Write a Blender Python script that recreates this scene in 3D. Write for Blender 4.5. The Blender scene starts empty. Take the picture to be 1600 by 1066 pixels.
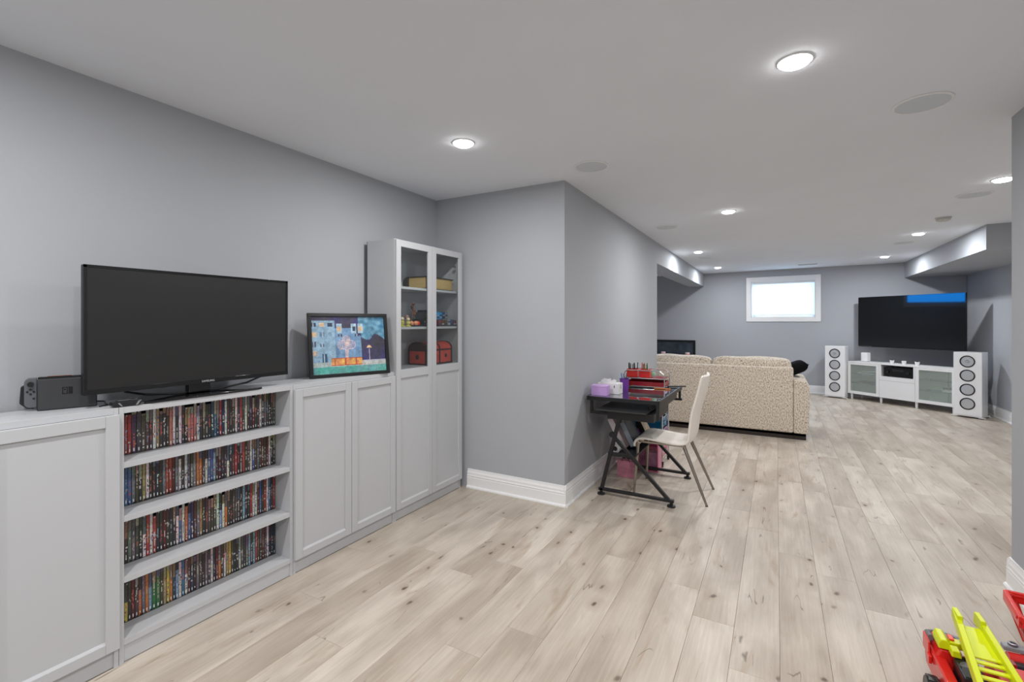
import bpy, math, random
from mathutils import Vector, Matrix
random.seed(7)
R = math.radians
C = bpy.context.scene.collection

# ------------------------------------------------------------------ camera, world, exposure
YAW = math.atan(413 / 736)
cam = bpy.data.objects.new('camera', bpy.data.cameras.new('camera'))
C.objects.link(cam)
cam.location = (0, 0, 1.41)
cam.rotation_euler = (R(90), 0, YAW)
cam.data.sensor_width = 36
cam.data.lens = 36 * 736 / 1600
cam.data.shift_y = -29 / 1600
cam.data.clip_start = 0.05
bpy.context.scene.camera = cam

W = bpy.data.worlds.new('sky')
bpy.context.scene.world = W
W.use_nodes = True
bg = W.node_tree.nodes['Background']
bg.inputs[0].default_value = (0.55, 0.78, 1.0, 1)
bg.inputs[1].default_value = 8.0
vs = bpy.context.scene.view_settings
vs.view_transform = 'Standard'
vs.look = 'None'
vs.gamma = 1
vs.exposure = 0.08
vs.use_curve_mapping = False
LAMP_W = 16.6
LAMP_COL = (1.0, 0.985, 0.975)
LAMP_FAR = (0.95, 0.975, 1.0)

# ------------------------------------------------------------------ helpers
def lin(c):
    return tuple(((x / 255) / 12.92 if x / 255 <= 0.04045 else ((x / 255 + 0.055) / 1.055) ** 2.4) for x in c)

MATS = {}
def mat(name, col, rough=0.5, metal=0.0, spec=0.5, emit=0, ecol=None, noise=0.0, nscale=20, bump=0.0, bscale=200, coat=0, alpha=1, stretch=(1, 1, 1)):
    """procedural principled material; col in sRGB 0-255"""
    if name in MATS: return MATS[name]
    m = bpy.data.materials.new(name); m.use_nodes = True
    nt = m.node_tree; b = nt.nodes['Principled BSDF']
    c = lin(col)
    b.inputs['Base Color'].default_value = (*c, 1)
    b.inputs['Roughness'].default_value = rough
    b.inputs['Metallic'].default_value = metal
    b.inputs['Specular IOR Level'].default_value = spec
    b.inputs['Coat Weight'].default_value = coat
    if emit:
        b.inputs['Emission Color'].default_value = (*(ecol or c), 1)
        b.inputs['Emission Strength'].default_value = emit
    if noise or bump:
        tc = nt.nodes.new('ShaderNodeTexCoord'); mp = nt.nodes.new('ShaderNodeMapping')
        mp.inputs['Scale'].default_value = stretch
        nt.links.new(tc.outputs['Object'], mp.inputs[0])
    if noise:
        n = nt.nodes.new('ShaderNodeTexNoise'); n.inputs['Scale'].default_value = nscale; n.inputs['Detail'].default_value = 4
        nt.links.new(mp.outputs[0], n.inputs['Vector'])
        r = nt.nodes.new('ShaderNodeValToRGB')
        r.color_ramp.elements[0].position = 0.3; r.color_ramp.elements[1].position = 0.7
        r.color_ramp.elements[0].color = (*[x * (1 - noise) for x in c], 1)
        r.color_ramp.elements[1].color = (*[min(1, x * (1 + noise)) for x in c], 1)
        nt.links.new(n.outputs[0], r.inputs[0]); nt.links.new(r.outputs[0], b.inputs['Base Color'])
    if bump:
        n2 = nt.nodes.new('ShaderNodeTexNoise'); n2.inputs['Scale'].default_value = bscale; n2.inputs['Detail'].default_value = 3
        nt.links.new(mp.outputs[0], n2.inputs['Vector'])
        bp = nt.nodes.new('ShaderNodeBump'); bp.inputs['Strength'].default_value = bump; bp.inputs['Distance'].default_value = 0.002
        nt.links.new(n2.outputs[0], bp.inputs['Height']); nt.links.new(bp.outputs[0], b.inputs['Normal'])
    MATS[name] = m
    return m

def glass(name, tint=(255, 255, 255), refl=0.08, rough=0.02):
    if name in MATS: return MATS[name]
    m = bpy.data.materials.new(name); m.use_nodes = True
    nt = m.node_tree; nt.nodes.clear()
    o = nt.nodes.new('ShaderNodeOutputMaterial'); mx = nt.nodes.new('ShaderNodeMixShader')
    t = nt.nodes.new('ShaderNodeBsdfTransparent'); t.inputs[0].default_value = (*lin(tint), 1)
    g = nt.nodes.new('ShaderNodeBsdfGlossy'); g.inputs['Roughness'].default_value = rough
    f = nt.nodes.new('ShaderNodeLayerWeight'); f.inputs[0].default_value = refl + 0.12
    ma = nt.nodes.new('ShaderNodeMath'); ma.operation = 'MULTIPLY_ADD'; ma.inputs[1].default_value = 0.6; ma.inputs[2].default_value = refl * 0.5
    nt.links.new(f.outputs['Fresnel'], ma.inputs[0]); nt.links.new(ma.outputs[0], mx.inputs[0])
    nt.links.new(t.outputs[0], mx.inputs[1]); nt.links.new(g.outputs[0], mx.inputs[2]); nt.links.new(mx.outputs[0], o.inputs[0])
    MATS[name] = m
    return m

class MB:
    def __init__(s): s.v = []; s.f = []; s.m = []; s.mats = []; s.col = []; s.cur = (1, 1, 1)
    def _mi(s, m):
        if m not in s.mats: s.mats.append(m)
        return s.mats.index(m)
    def face(s, idx, m):
        s.f.append(idx); s.m.append(s._mi(m)); s.col.append(s.cur)
    def box(s, x0, x1, y0, y1, z0, z1, m, M=None):
        if x0 > x1: x0, x1 = x1, x0
        if y0 > y1: y0, y1 = y1, y0
        if z0 > z1: z0, z1 = z1, z0
        b = len(s.v)
        ps = [(x0, y0, z0), (x1, y0, z0), (x1, y1, z0), (x0, y1, z0), (x0, y0, z1), (x1, y0, z1), (x1, y1, z1), (x0, y1, z1)]
        if M: ps = [tuple(M @ Vector(p)) for p in ps]
        s.v += ps
        for q in ((0, 3, 2, 1), (4, 5, 6, 7), (0, 1, 5, 4), (1, 2, 6, 5), (2, 3, 7, 6), (3, 0, 4, 7)):
            s.face([b + i for i in q], m)
        return s
    def quad(s, pts, m):
        b = len(s.v); s.v += [tuple(p) for p in pts]; s.face(list(range(b, b + len(pts))), m); return s
    def lathe(s, prof, m, n=24, o=(0, 0, 0), axis='z', M=None, cap=True):
        """prof: (radius, height) list revolved about axis through o"""
        b = len(s.v)
        for (r, h) in prof:
            for k in range(n):
                a = 2 * math.pi * k / n
                if axis == 'z': p = (r * math.cos(a), r * math.sin(a), h)
                elif axis == 'y': p = (r * math.cos(a), -h, r * math.sin(a))
                else: p = (h, r * math.cos(a), r * math.sin(a))
                p = Vector(p) + Vector(o)
                if M: p = M @ p
                s.v.append(tuple(p))
        for i in range(len(prof) - 1):
            for k in range(n):
                k2 = (k + 1) % n
                s.face([b + i * n + k, b + i * n + k2, b + (i + 1) * n + k2, b + (i + 1) * n + k], m)
        if cap:
            if prof[0][0] > 1e-5: s.face([b + k for k in range(n)][::-1], m)
            if prof[-1][0] > 1e-5: s.face([b + (len(prof) - 1) * n + k for k in range(n)], m)
        return s
    def tube(s, path, r, m, n=10, r2=None):
        path = [Vector(p) for p in path]; b = len(s.v); N = len(path); prev = None
        for i, p in enumerate(path):
            d = (path[min(i + 1, N - 1)] - path[max(i - 1, 0)]).normalized()
            if prev is None:
                u = d.orthogonal().normalized()
            else:
                u = (prev - d * prev.dot(d)).normalized()
            prev = u; w = d.cross(u)
            rr = r if r2 is None else r + (r2 - r) * i / (N - 1)
            for k in range(n):
                a = 2 * math.pi * k / n
                s.v.append(tuple(p + u * math.cos(a) * rr + w * math.sin(a) * rr))
        for i in range(N - 1):
            for k in range(n):
                k2 = (k + 1) % n
                s.face([b + i * n + k, b + i * n + k2, b + (i + 1) * n + k2, b + (i + 1) * n + k], m)
        s.face([b + k for k in range(n)][::-1], m); s.face([b + (N - 1) * n + k for k in range(n)], m)
        return s
    def bar(s, a, c, w, h, m):
        """rectangular bar from a to c (square section w x h)"""
        a = Vector(a); c = Vector(c); d = (c - a); L = d.length; d.normalize()
        up = Vector((0, 0, 1)) if abs(d.z) < 0.95 else Vector((0, 1, 0))
        sd = d.cross(up).normalized(); up = sd.cross(d)
        M = Matrix((( d.x, sd.x, up.x, a.x), (d.y, sd.y, up.y, a.y), (d.z, sd.z, up.z, a.z), (0, 0, 0, 1)))
        return s.box(0, L, -w / 2, w / 2, -h / 2, h / 2, m, M)
    def prism(s, poly, m, axis, a, c, M=None):
        """extrude 2-D polygon along axis from a to c. axis x: poly=(y,z); y: poly=(x,z); z: poly=(x,y)"""
        b = len(s.v); n = len(poly)
        for t in (a, c):
            for (p, q) in poly:
                v = {'x': (t, p, q), 'y': (p, t, q), 'z': (p, q, t)}[axis]
                if M: v = tuple(M @ Vector(v))
                s.v.append(v)
        for k in range(n):
            k2 = (k + 1) % n
            s.face([b + k, b + k2, b + n + k2, b + n + k], m)
        s.face([b + k for k in range(n)][::-1], m); s.face([b + n + k for k in range(n)], m)
        return s
    def build(s, name, parent=None, bevel=0, seg=2, smooth=True, subsurf=0, link=True):
        me = bpy.data.meshes.new(name)
        me.from_pydata([tuple(v) for v in s.v], [], s.f)
        for m in s.mats: me.materials.append(m)
        me.polygons.foreach_set('material_index', s.m)
        if any(c != (1, 1, 1) for c in s.col):
            ca = me.color_attributes.new('Col', 'FLOAT_COLOR', 'CORNER')
            i = 0
            for p, c in zip(me.polygons, s.col):
                for _ in p.vertices:
                    ca.data[i].color = (*c, 1); i += 1
        import bmesh
        bm = bmesh.new(); bm.from_mesh(me); bmesh.ops.recalc_face_normals(bm, faces=bm.faces); bm.to_mesh(me); bm.free()
        if smooth:
            me.polygons.foreach_set('use_smooth', [True] * len(me.polygons))
            me.set_sharp_from_angle(angle=R(38))
        o = bpy.data.objects.new(name, me)
        if link: C.objects.link(o)
        if bevel:
            md = o.modifiers.new('bevel', 'BEVEL'); md.width = bevel; md.segments = seg; md.limit_method = 'ANGLE'; md.angle_limit = R(40); md.harden_normals = True
        if subsurf:
            md = o.modifiers.new('subsurf', 'SUBSURF'); md.levels = subsurf; md.render_levels = subsurf
        if parent: o.parent = parent
        return o

def tag(o, label=None, cat=None, group=None, kind=None):
    if label: o['label'] = label
    if cat: o['category'] = cat
    if group: o['group'] = group
    if kind: o['kind'] = kind
    return o
def thing(name, label, cat, loc=(0, 0, 0), rz=0, group=None, rx=0, ry=0):
    o = bpy.data.objects.new(name, None); C.objects.link(o)
    o.empty_display_size = 0.05
    o.location = loc; o.rotation_euler = (rx, ry, rz)
    return tag(o, label, cat, group)
def struct(o): return tag(o, kind='structure')
def copy_tree(o, parent=None):
    c = o.copy(); C.objects.link(c)
    if parent: c.parent = parent
    for ch in list(o.children): copy_tree(ch, c)
    return c
def arc(cx, cz, r, a0, a1, n):
    return [(cx + r * math.cos(R(a0 + (a1 - a0) * i / n)), cz + r * math.sin(R(a0 + (a1 - a0) * i / n))) for i in range(n + 1)]
def text_mesh(txt, size, m, parent, M, name='lettering', depth=0.0006):
    cu = bpy.data.curves.new(name, 'FONT'); cu.body = txt; cu.size = size; cu.align_x = 'CENTER'; cu.align_y = 'CENTER'; cu.extrude = depth
    cu.resolution_u = 3; cu.materials.append(m)
    tmp = bpy.data.objects.new(name, cu); C.objects.link(tmp); bpy.context.view_layer.update()
    me = bpy.data.meshes.new_from_object(tmp.evaluated_get(bpy.context.evaluated_depsgraph_get()))
    bpy.data.objects.remove(tmp); me.name = name
    o = bpy.data.objects.new(name, me); C.objects.link(o); o.parent = parent; o.matrix_local = M
    return o

# ------------------------------------------------------------------ materials
wallm = mat('wall_paint', (174, 177, 182), 0.75, noise=0.012, nscale=3, bump=0.12, bscale=260, spec=0.3)
ceilm = mat('ceiling_paint', (236, 240, 246), 0.9, noise=0.012, nscale=2, bump=0.25, bscale=160, spec=0.2)
trimm = mat('trim_paint', (240, 240, 240), 0.35, spec=0.5, bump=0.04, bscale=60)
whitem = mat('white_laminate', (192, 194, 197), 0.38, spec=0.45, bump=0.05, bscale=300)
whites = mat('white_satin', (238, 238, 238), 0.3)
glossw = mat('gloss_white', (243, 243, 243), 0.12)
blackp = mat('black_plastic', (22, 22, 24), 0.35)
blackg = mat('black_gloss', (10, 10, 12), 0.08, coat=0.4)
darkgp = mat('dark_grey_plastic', (52, 53, 55), 0.55, bump=0.1, bscale=500)
greyp = mat('grey_plastic', (88, 91, 96), 0.5)
chrome = mat('chrome', (215, 215, 218), 0.12, metal=1)
brushed = mat('brushed_steel', (160, 152, 142), 0.28, metal=1)
blackmetal = mat('black_powder_metal', (28, 28, 30), 0.42, spec=0.4)
redp = mat('red_plastic', (222, 40, 34), 0.3, coat=0.3)
dredp = mat('dark_red_plastic', (150, 22, 34), 0.3, coat=0.2)
yelp = mat('lime_yellow_plastic', (214, 224, 14), 0.35)
orangep = mat('orange_red_plastic', (240, 70, 40), 0.35)
silverp = mat('silver_plastic', (130, 132, 138), 0.3, metal=0.6)
subfloor = mat('subfloor', (120, 108, 96), 0.8)

# --- plank material -------------------------------------------------
def plank_material():
    m = bpy.data.materials.new('bleached_oak_plank'); m.use_nodes = True
    nt = m.node_tree; N = nt.nodes; L = nt.links; b = N['Principled BSDF']
    tc = N.new('ShaderNodeTexCoord'); oi = N.new('ShaderNodeObjectInfo')
    mul = N.new('ShaderNodeVectorMath'); mul.operation = 'SCALE'; mul.inputs['Scale'].default_value = 1
    cmb = N.new('ShaderNodeCombineXYZ')
    m1 = N.new('ShaderNodeMath'); m1.operation = 'MULTIPLY'; m1.inputs[1].default_value = 91.7; L.new(oi.outputs['Random'], m1.inputs[0])
    m2 = N.new('ShaderNodeMath'); m2.operation = 'MULTIPLY'; m2.inputs[1].default_value = 57.3; L.new(oi.outputs['Random'], m2.inputs[0])
    L.new(m1.outputs[0], cmb.inputs[0]); L.new(m2.outputs[0], cmb.inputs[1])
    add = N.new('ShaderNodeVectorMath'); add.operation = 'ADD'; L.new(tc.outputs['Object'], add.inputs[0]); L.new(cmb.outputs[0], add.inputs[1])
    def noise(scale, sx, sy, det=4, dist=0.0):
        mp = N.new('ShaderNodeMapping'); mp.inputs['Scale'].default_value = (sx, sy, 1); L.new(add.outputs[0], mp.inputs[0])
        n = N.new('ShaderNodeTexNoise'); n.inputs['Scale'].default_value = scale; n.inputs['Detail'].default_value = det; n.inputs['Distortion'].default_value = dist
        L.new(mp.outputs[0], n.inputs['Vector']); return n.outputs[0], mp
    def ramp(src, p0, p1, c0, c1):
        r = N.new('ShaderNodeValToRGB'); r.color_ramp.elements[0].position = p0; r.color_ramp.elements[1].position = p1
        r.color_ramp.elements[0].color = (*c0, 1); r.color_ramp.elements[1].color = (*c1, 1); L.new(src, r.inputs[0]); return r.outputs[0]
    def mix(fac, a, c, mode='MIX', f=None):
        x = N.new('ShaderNodeMix'); x.data_type = 'RGBA'; x.blend_type = mode
        if f is not None: x.inputs[0].default_value = f
        else: L.new(fac, x.inputs[0])
        L.new(a, x.inputs[6]); 
        if isinstance(c, tuple): x.inputs[7].default_value = (*c, 1)
        else: L.new(c, x.inputs[7])
        return x.outputs[2]
    tone, _ = noise(4, 1.6, 0.45, 3, 0.4)
    base = ramp(tone, 0.36, 0.66, lin((182, 172, 160)), lin((208, 200, 188)))
    # per plank tint
    wn = N.new('ShaderNodeTexWhiteNoise'); wn.noise_dimensions = '1D'; L.new(oi.outputs['Random'], wn.inputs['W'])
    tint = ramp(wn.outputs['Value'], 0.0, 1.0, (0.83, 0.80, 0.775), (1.05, 1.05, 1.045))
    base = mix(None, base, tint, 'MULTIPLY', 1.0)
    g, _ = noise(9, 9, 0.35, 5, 0.3)
    grain = ramp(g, 0.3, 0.7, (0.90, 0.885, 0.87), (1.04, 1.04, 1.04))
    base = mix(None, base, grain, 'MULTIPLY', 1.0)
    g2, _ = noise(60, 6, 0.3, 3)
    base = mix(None, base, ramp(g2, 0.3, 0.7, (0.96, 0.95, 0.94), (1.02, 1.02, 1.02)), 'MULTIPLY', 1.0)
    # darker cathedral streaks
    st, _ = noise(3.2, 3.4, 0.55, 3, 1.2)
    stm = ramp(st, 0.60, 0.74, (0, 0, 0), (1, 1, 1))
    base = mix(stm, base, lin((170, 152, 134)))
    # knots: sparse stretched voronoi cells
    dn, _ = noise(14, 1, 0.6, 3)
    mpk = N.new('ShaderNodeMapping'); mpk.inputs['Scale'].default_value = (5.6, 3.4, 1); L.new(add.outputs[0], mpk.inputs[0])
    dv = N.new('ShaderNodeVectorMath'); dv.operation = 'MULTIPLY_ADD'
    cx = N.new('ShaderNodeCombineXYZ'); L.new(dn, cx.inputs[0]); L.new(dn, cx.inputs[1])
    L.new(cx.outputs[0], dv.inputs[0]); dv.inputs[1].default_value = (0.30, 0.30, 0); L.new(mpk.outputs[0], dv.inputs[2])
    vo = N.new('ShaderNodeTexVoronoi'); vo.voronoi_dimensions = '2D'; vo.inputs['Scale'].default_value = 1; L.new(dv.outputs[0], vo.inputs['Vector'])
    sep = N.new('ShaderNodeSeparateColor'); L.new(vo.outputs['Color'], sep.inputs[0])
    gate = ramp(sep.outputs[0], 0.62, 0.98, (0, 0, 0), (1, 1, 1))
    halo = mix(None, ramp(vo.outputs['Distance'], 0.04, 0.30, (1, 1, 1), (0, 0, 0)), gate, 'MULTIPLY', 1.0)
    halo = mix(None, halo, (0.45, 0.45, 0.45), 'MULTIPLY', 1.0)
    core = mix(None, ramp(vo.outputs['Distance'], 0.025, 0.075, (0.95, 0.95, 0.95), (0, 0, 0)), gate, 'MULTIPLY', 1.0)
    base = mix(halo, base, lin((150, 130, 112)))
    base = mix(core, base, lin((84, 68, 56)))
    # cracks: thin ridges gated by low noise
    cr, _ = noise(3.0, 3.2, 0.42, 2, 0.5)
    s1 = N.new('ShaderNodeMath'); s1.operation = 'SUBTRACT'; s1.inputs[1].default_value = 0.5; L.new(cr, s1.inputs[0])
    s2 = N.new('ShaderNodeMath'); s2.operation = 'ABSOLUTE'; L.new(s1.outputs[0], s2.inputs[0])
    ridge = ramp(s2.outputs[0], 0.001, 0.007, (0.75, 0.75, 0.75), (0, 0, 0))
    gt, _ = noise(5.5, 1, 0.8, 2)
    gm = ramp(gt, 0.58, 0.62, (0, 0, 0), (1, 1, 1))
    crack = mix(None, ridge, gm, 'MULTIPLY', 1.0)
    base = mix(crack, base, lin((92, 76, 64)))
    L.new(base, b.inputs['Base Color'])
    b.inputs['Roughness'].default_value = 0.42; b.inputs['Specular IOR Level'].default_value = 0.35
    bp = N.new('ShaderNodeBump'); bp.inputs['Strength'].default_value = 0.12; bp.inputs['Distance'].default_value = 0.001
    L.new(g2, bp.inputs['Height']); L.new(bp.outputs[0], b.inputs['Normal'])
    return m
plankm = plank_material()

def tweed_material():
    m = bpy.data.materials.new('beige_tweed_fabric'); m.use_nodes = True
    nt = m.node_tree; N = nt.nodes; L = nt.links; b = N['Principled BSDF']
    tc = N.new('ShaderNodeTexCoord'); mp = N.new('ShaderNodeMapping'); mp.inputs['Scale'].default_value = (1, 1, 0.55); L.new(tc.outputs['Object'], mp.inputs[0])
    n = N.new('ShaderNodeTexNoise'); n.inputs['Scale'].default_value = 88; n.inputs['Detail'].default_value = 3; n.inputs['Roughness'].default_value = 0.7; L.new(mp.outputs[0], n.inputs['Vector'])
    r = N.new('ShaderNodeValToRGB'); cr = r.color_ramp
    cr.elements[0].position = 0.34; cr.elements[0].color = (*lin((130, 118, 106)), 1)
    cr.elements[1].position = 0.62; cr.elements[1].color = (*lin((232, 223, 210)), 1)
    e = cr.elements.new(0.44); e.color = (*lin((186, 173, 157)), 1)
    e = cr.elements.new(0.52); e.color = (*lin((218, 206, 190)), 1)
    L.new(n.outputs[0], r.inputs[0]); L.new(r.outputs[0], b.inputs['Base Color'])
    b.inputs['Roughness'].default_value = 0.95; b.inputs['Specular IOR Level'].default_value = 0.1
    b.inputs['Sheen Weight'].default_value = 0.2
    bp = N.new('ShaderNodeBump'); bp.inputs['Strength'].default_value = 0.5; bp.inputs['Distance'].default_value = 0.003
    L.new(n.outputs[0], bp.inputs['Height']); L.new(bp.outputs[0], b.inputs['Normal'])
    return m
tweed = tweed_material()

def vcol_material(name, rough=0.35, amt=0.35, scale=140, coat=0.0):
    """printed paper: colour attribute times fine printed mottling"""
    m = bpy.data.materials.new(name); m.use_nodes = True
    nt = m.node_tree; N = nt.nodes; L = nt.links; b = N['Principled BSDF']
    a = N.new('ShaderNodeAttribute'); a.attribute_name = 'Col'
    tc = N.new('ShaderNodeTexCoord'); n = N.new('ShaderNodeTexNoise'); n.inputs['Scale'].default_value = scale; n.inputs['Detail'].default_value = 3; n.inputs['Roughness'].default_value = 0.7
    L.new(tc.outputs['Object'], n.inputs['Vector'])
    r = N.new('ShaderNodeValToRGB'); r.color_ramp.elements[0].position = 0.38; r.color_ramp.elements[1].position = 0.62
    r.color_ramp.elements[0].color = (1 - amt, 1 - amt, 1 - amt, 1); r.color_ramp.elements[1].color = (1 + amt, 1 + amt, 1 + amt, 1)
    L.new(n.outputs[0], r.inputs[0])
    x = N.new('ShaderNodeMix'); x.data_type = 'RGBA'; x.blend_type = 'MULTIPLY'; x.inputs[0].default_value = 1
    L.new(a.outputs['Color'], x.inputs[6]); L.new(r.outputs[0], x.inputs[7]); L.new(x.outputs[2], b.inputs['Base Color'])
    b.inputs['Roughness'].default_value = rough; b.inputs['Coat Weight'].default_value = coat
    return m
spinem = vcol_material('printed_spine', 0.35, 0.22, 110)
printm = vcol_material('printed_art', 0.35, 0.22, 45)

# ------------------------------------------------------------------ room shell
XL, YP, XH, YO = -2.655, 3.345, -1.415, 6.55      # left wall, inner return wall, hall wall, end of hall wall
XN, YN, XR = 1.09, 3.48, 2.86                     # near right wall and its end, far right wall
YB, XA = -2.2, -3.3                               # wall behind, alcove wall
HC = 2.5
def wbox(name, *a):
    return struct(MB().box(*a, wallm).build(name, smooth=False))
wbox('wall_left', XL - .12, XL, YB, YP, 0, HC)
wbox('wall_inner', XL - .12, XH, YP, YP + .12, 0, HC)
wbox('wall_hall', XH - .12, XH, YP + .12, YO, 0, HC)
wbox('wall_alcove_near', XA, XH - .12, YO - .12, YO, 0, HC)
wbox('wall_behind', XL, XN, YB - .12, YB, 0, HC)
wbox('wall_near_right', XN, XN + .12, YB, YN, 0, HC)
wbox('wall_near_end', XN + .12, XR, YN - .12, YN, 0, HC)
wbox('wall_right', XR, XR + .12, YN - .12, 11.0, 0, HC)
ceiling = struct(MB().box(XA - .2, XR + .2, YB - .2, 11.8, HC, HC + .08, ceilm).build('ceiling', smooth=False))
# alcove wall with a high window
w2 = (7.15, 8.47, 1.90, 2.36)
m = MB()
m.box(XA - .2, XA, YO - .12, w2[0], 0, HC, wallm).box(XA - .2, XA, w2[1], 11.7, 0, HC, wallm)
m.box(XA - .2, XA, w2[0], w2[1], 0, w2[2], wallm).box(XA - .2, XA, w2[0], w2[1], w2[3], HC, wallm)
struct(m.build('wall_alcove', smooth=False))
# far wall: slightly off square, with the window opening
FA, FB = Vector((-1.394, 11.306, 0)), Vector((2.083, 10.955, 0))
fdir = (FB - FA).normalized(); frz = math.atan2(fdir.y, fdir.x)
def far(lx, ly, z=0):
    n = Vector((-fdir.y, fdir.x, 0)); p = FA + fdir * lx + n * ly; return (p.x, p.y, z)
wx0, wx1, wz0, wz1 = 0.933, 2.08, 1.52, 2.268
m = MB()
m.box(-1.93, wx0, 0, .3, 0, HC, wallm).box(wx1, 4.27, 0, .3, 0, HC, wallm)
m.box(wx0, wx1, 0, .3, 0, wz0, wallm).box(wx0, wx1, 0, .3, wz1, HC, wallm)
wf = struct(m.build('wall_far', smooth=False)); wf.location = FA; wf.rotation_euler = (0, 0, frz)
# bulkheads
tag(wbox('trim_1', XH - .315, XH, YO, 11.34, 2.215, HC), 'boxed grey bulkhead over the alcove opening')
tag(wbox('trim_2', 2.033, XR, 7.14, 11.0, 2.222, HC), 'boxed grey bulkhead in the far right corner')

# floor and planks
floor = struct(MB().box(XA - .2, XR + .15, YB - .15, 11.7, -.06, -.006, subfloor).build('floor', smooth=False))
PW, PL, X0 = 0.183, 1.52, 0.013
joints = {-2: 2.405, -3: 2.647, -1: 3.63, 0: 3.32, 1: 4.66, 2: 2.87, 3: 5.66, 4: 5.46, -10: 2.94, -8: 2.385, -6: 1.895}
def plank_mesh(w, l):
    mb = MB(); g = .0004
    x0, x1, y0, y1 = g, w - g, g, l - g; bv = .0009
    b = 0
    mb.v = [(x0, y0, -.006), (x1, y0, -.006), (x1, y1, -.006), (x0, y1, -.006),
            (x0, y0, -bv), (x1, y0, -bv), (x1, y1, -bv), (x0, y1, -bv),
            (x0 + bv, y0 + bv, 0), (x1 - bv, y0 + bv, 0), (x1 - bv, y1 - bv, 0), (x0 + bv, y1 - bv, 0)]
    for q in ((0, 1, 5, 4), (1, 2, 6, 5), (2, 3, 7, 6), (3, 0, 4, 7), (4, 5, 9, 8), (5, 6, 10, 9), (6, 7, 11, 10), (7, 4, 8, 11), (8, 9, 10, 11)):
        mb.face(list(q), plankm)
    return mb
proto = plank_mesh(PW, PL).build('plank', floor, smooth=False)
first = True; nplank = 0
def y_range(x):
    """floor extent along Y for a plank row centred at x"""
    if x < XL: return (YO, 11.6)
    if x < XH - .1: return ((YB, YP + .05), (YO - .02, 11.5))
    return None
for k in range(-19, 16):
    xa = X0 + k * PW; xb = xa + PW; xc = (xa + xb) / 2
    if xc < XA or xc > XR + .05: continue
    if xc < XL + .0: segs = [(YO - .02, 11.55)]
    elif xc < XH: segs = [(0.3, YP + .06), (YO - .02, 11.5)]
    elif xc < XN + .1: segs = [(0.3 if xc < -0.6 else (1.0 if xc < 0.4 else 1.4), 11.35)]
    else: segs = [(YN - .02, 11.25)]
    j0 = joints.get(k, random.uniform(0, PL))
    for (a, c) in segs:
        y = j0 - math.ceil((j0 - a) / PL) * PL
        while y < c:
            ya, yb = max(y, a), min(y + PL, c)
            if yb - ya > .03:
                if abs(yb - ya - PL) < 1e-4:
                    if first: o = proto; first = False
                    else: o = proto.copy(); C.objects.link(o)
                else:
                    o = plank_mesh(PW, yb - ya).build('plank', floor, smooth=False)
                o.location = (xa, ya, 0); o.parent = floor; nplank += 1
            y += PL
print('planks', nplank)

# baseboards: stepped colonial profile, extruded along a wall (d = direction, n = into room)
def baseboard(name, p, q, n, parent=None):
    p = Vector((*p, 0)); q = Vector((*q, 0)); n = Vector((*n, 0)).normalized()
    prof = [(0, 0), (.030, 0), (.030, .010), (.024, .018), (.017, .020), (.017, .088), (.014, .094), (.017, .099), (.017, .106), (.013, .111), (.013, .128), (.009, .136), (.006, .147), (.006, .156), (0, .158)]
    mb = MB()
    for t in (p, q):
        for (a, z) in prof: mb.v.append(tuple(t + n * a + Vector((0, 0, z))))
    N = len(prof)
    for k in range(N):
        k2 = (k + 1) % N; mb.face([k, k2, N + k2, N + k], trimm)
    mb.face(list(range(N))[::-1], trimm); mb.face(list(range(N, 2 * N)), trimm)
    return struct(mb.build(name, parent, smooth=False))
baseboard('baseboard_inner', (-2.31, YP), (XH + .016, YP), (0, -1))
baseboard('baseboard_hall', (XH, YP - .016), (XH, YO), (1, 0))
baseboard('baseboard_far', far(-1.9, 0)[:2], far(4.25, 0)[:2], (fdir.y, -fdir.x))
baseboard('baseboard_right', (XR, YN), (XR, 10.88), (-1, 0))
baseboard('baseboard_near_right', (XN, 0.2), (XN, YN + .016), (-1, 0))
baseboard('baseboard_near_end', (XN - .016, YN), (XR, YN), (0, 1))
baseboard('baseboard_alcove', (XA, YO), (XA, 11.4), (1, 0))

# far window -------------------------------------------------------
w1 = struct(bpy.data.objects.new('window_1', None)); C.objects.link(w1); w1.location = FA; w1.rotation_euler = (0, 0, frz)
m = MB(); cw = .092
for (a, b_, c, d) in ((wx0 - cw, wx0, wz0 - cw, wz1 + cw), (wx1, wx1 + cw, wz0 - cw, wz1 + cw), (wx0, wx1, wz1, wz1 + cw), (wx0, wx1, wz0 - cw, wz0)):
    m.box(a, b_, -.018, -.0005, c, d, trimm)
m.build('casing', w1, bevel=.003)
m = MB()
m.box(wx0, wx0 + .012, 0, .22, wz0, wz1, trimm).box(wx1 - .012, wx1, 0, .22, wz0, wz1, trimm)
m.box(wx0, wx1, 0, .22, wz1 - .012, wz1, trimm).box(wx0, wx1, 0, .22, wz0, wz0 + .012, trimm)
m.build('jamb', w1)
m = MB(); a, b_, c, d = wx0 + .012, wx1 - .012, wz0 + .012, wz1 - .012
for q in ((a, a + .035, c, d), (b_ - .035, b_, c, d), (a, b_, d - .035, d), (a, b_, c, c + .03), ((a + b_) / 2 - .015, (a + b_) / 2 + .015, c, d)):
    m.box(q[0], q[1], .17, .21, q[2], q[3], whites)
m.build('sash', w1)
MB().box(a + .03, b_ - .03, .185, .191, c + .02, d - .03, glass('window_glass')).build('pane', w1)
blm = bpy.data.materials.new('blind_fabric'); blm.use_nodes = True
nt = blm.node_tree; nt.nodes.clear(); o = nt.nodes.new('ShaderNodeOutputMaterial'); mx = nt.nodes.new('ShaderNodeMixShader'); mx.inputs[0].default_value = .55
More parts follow.
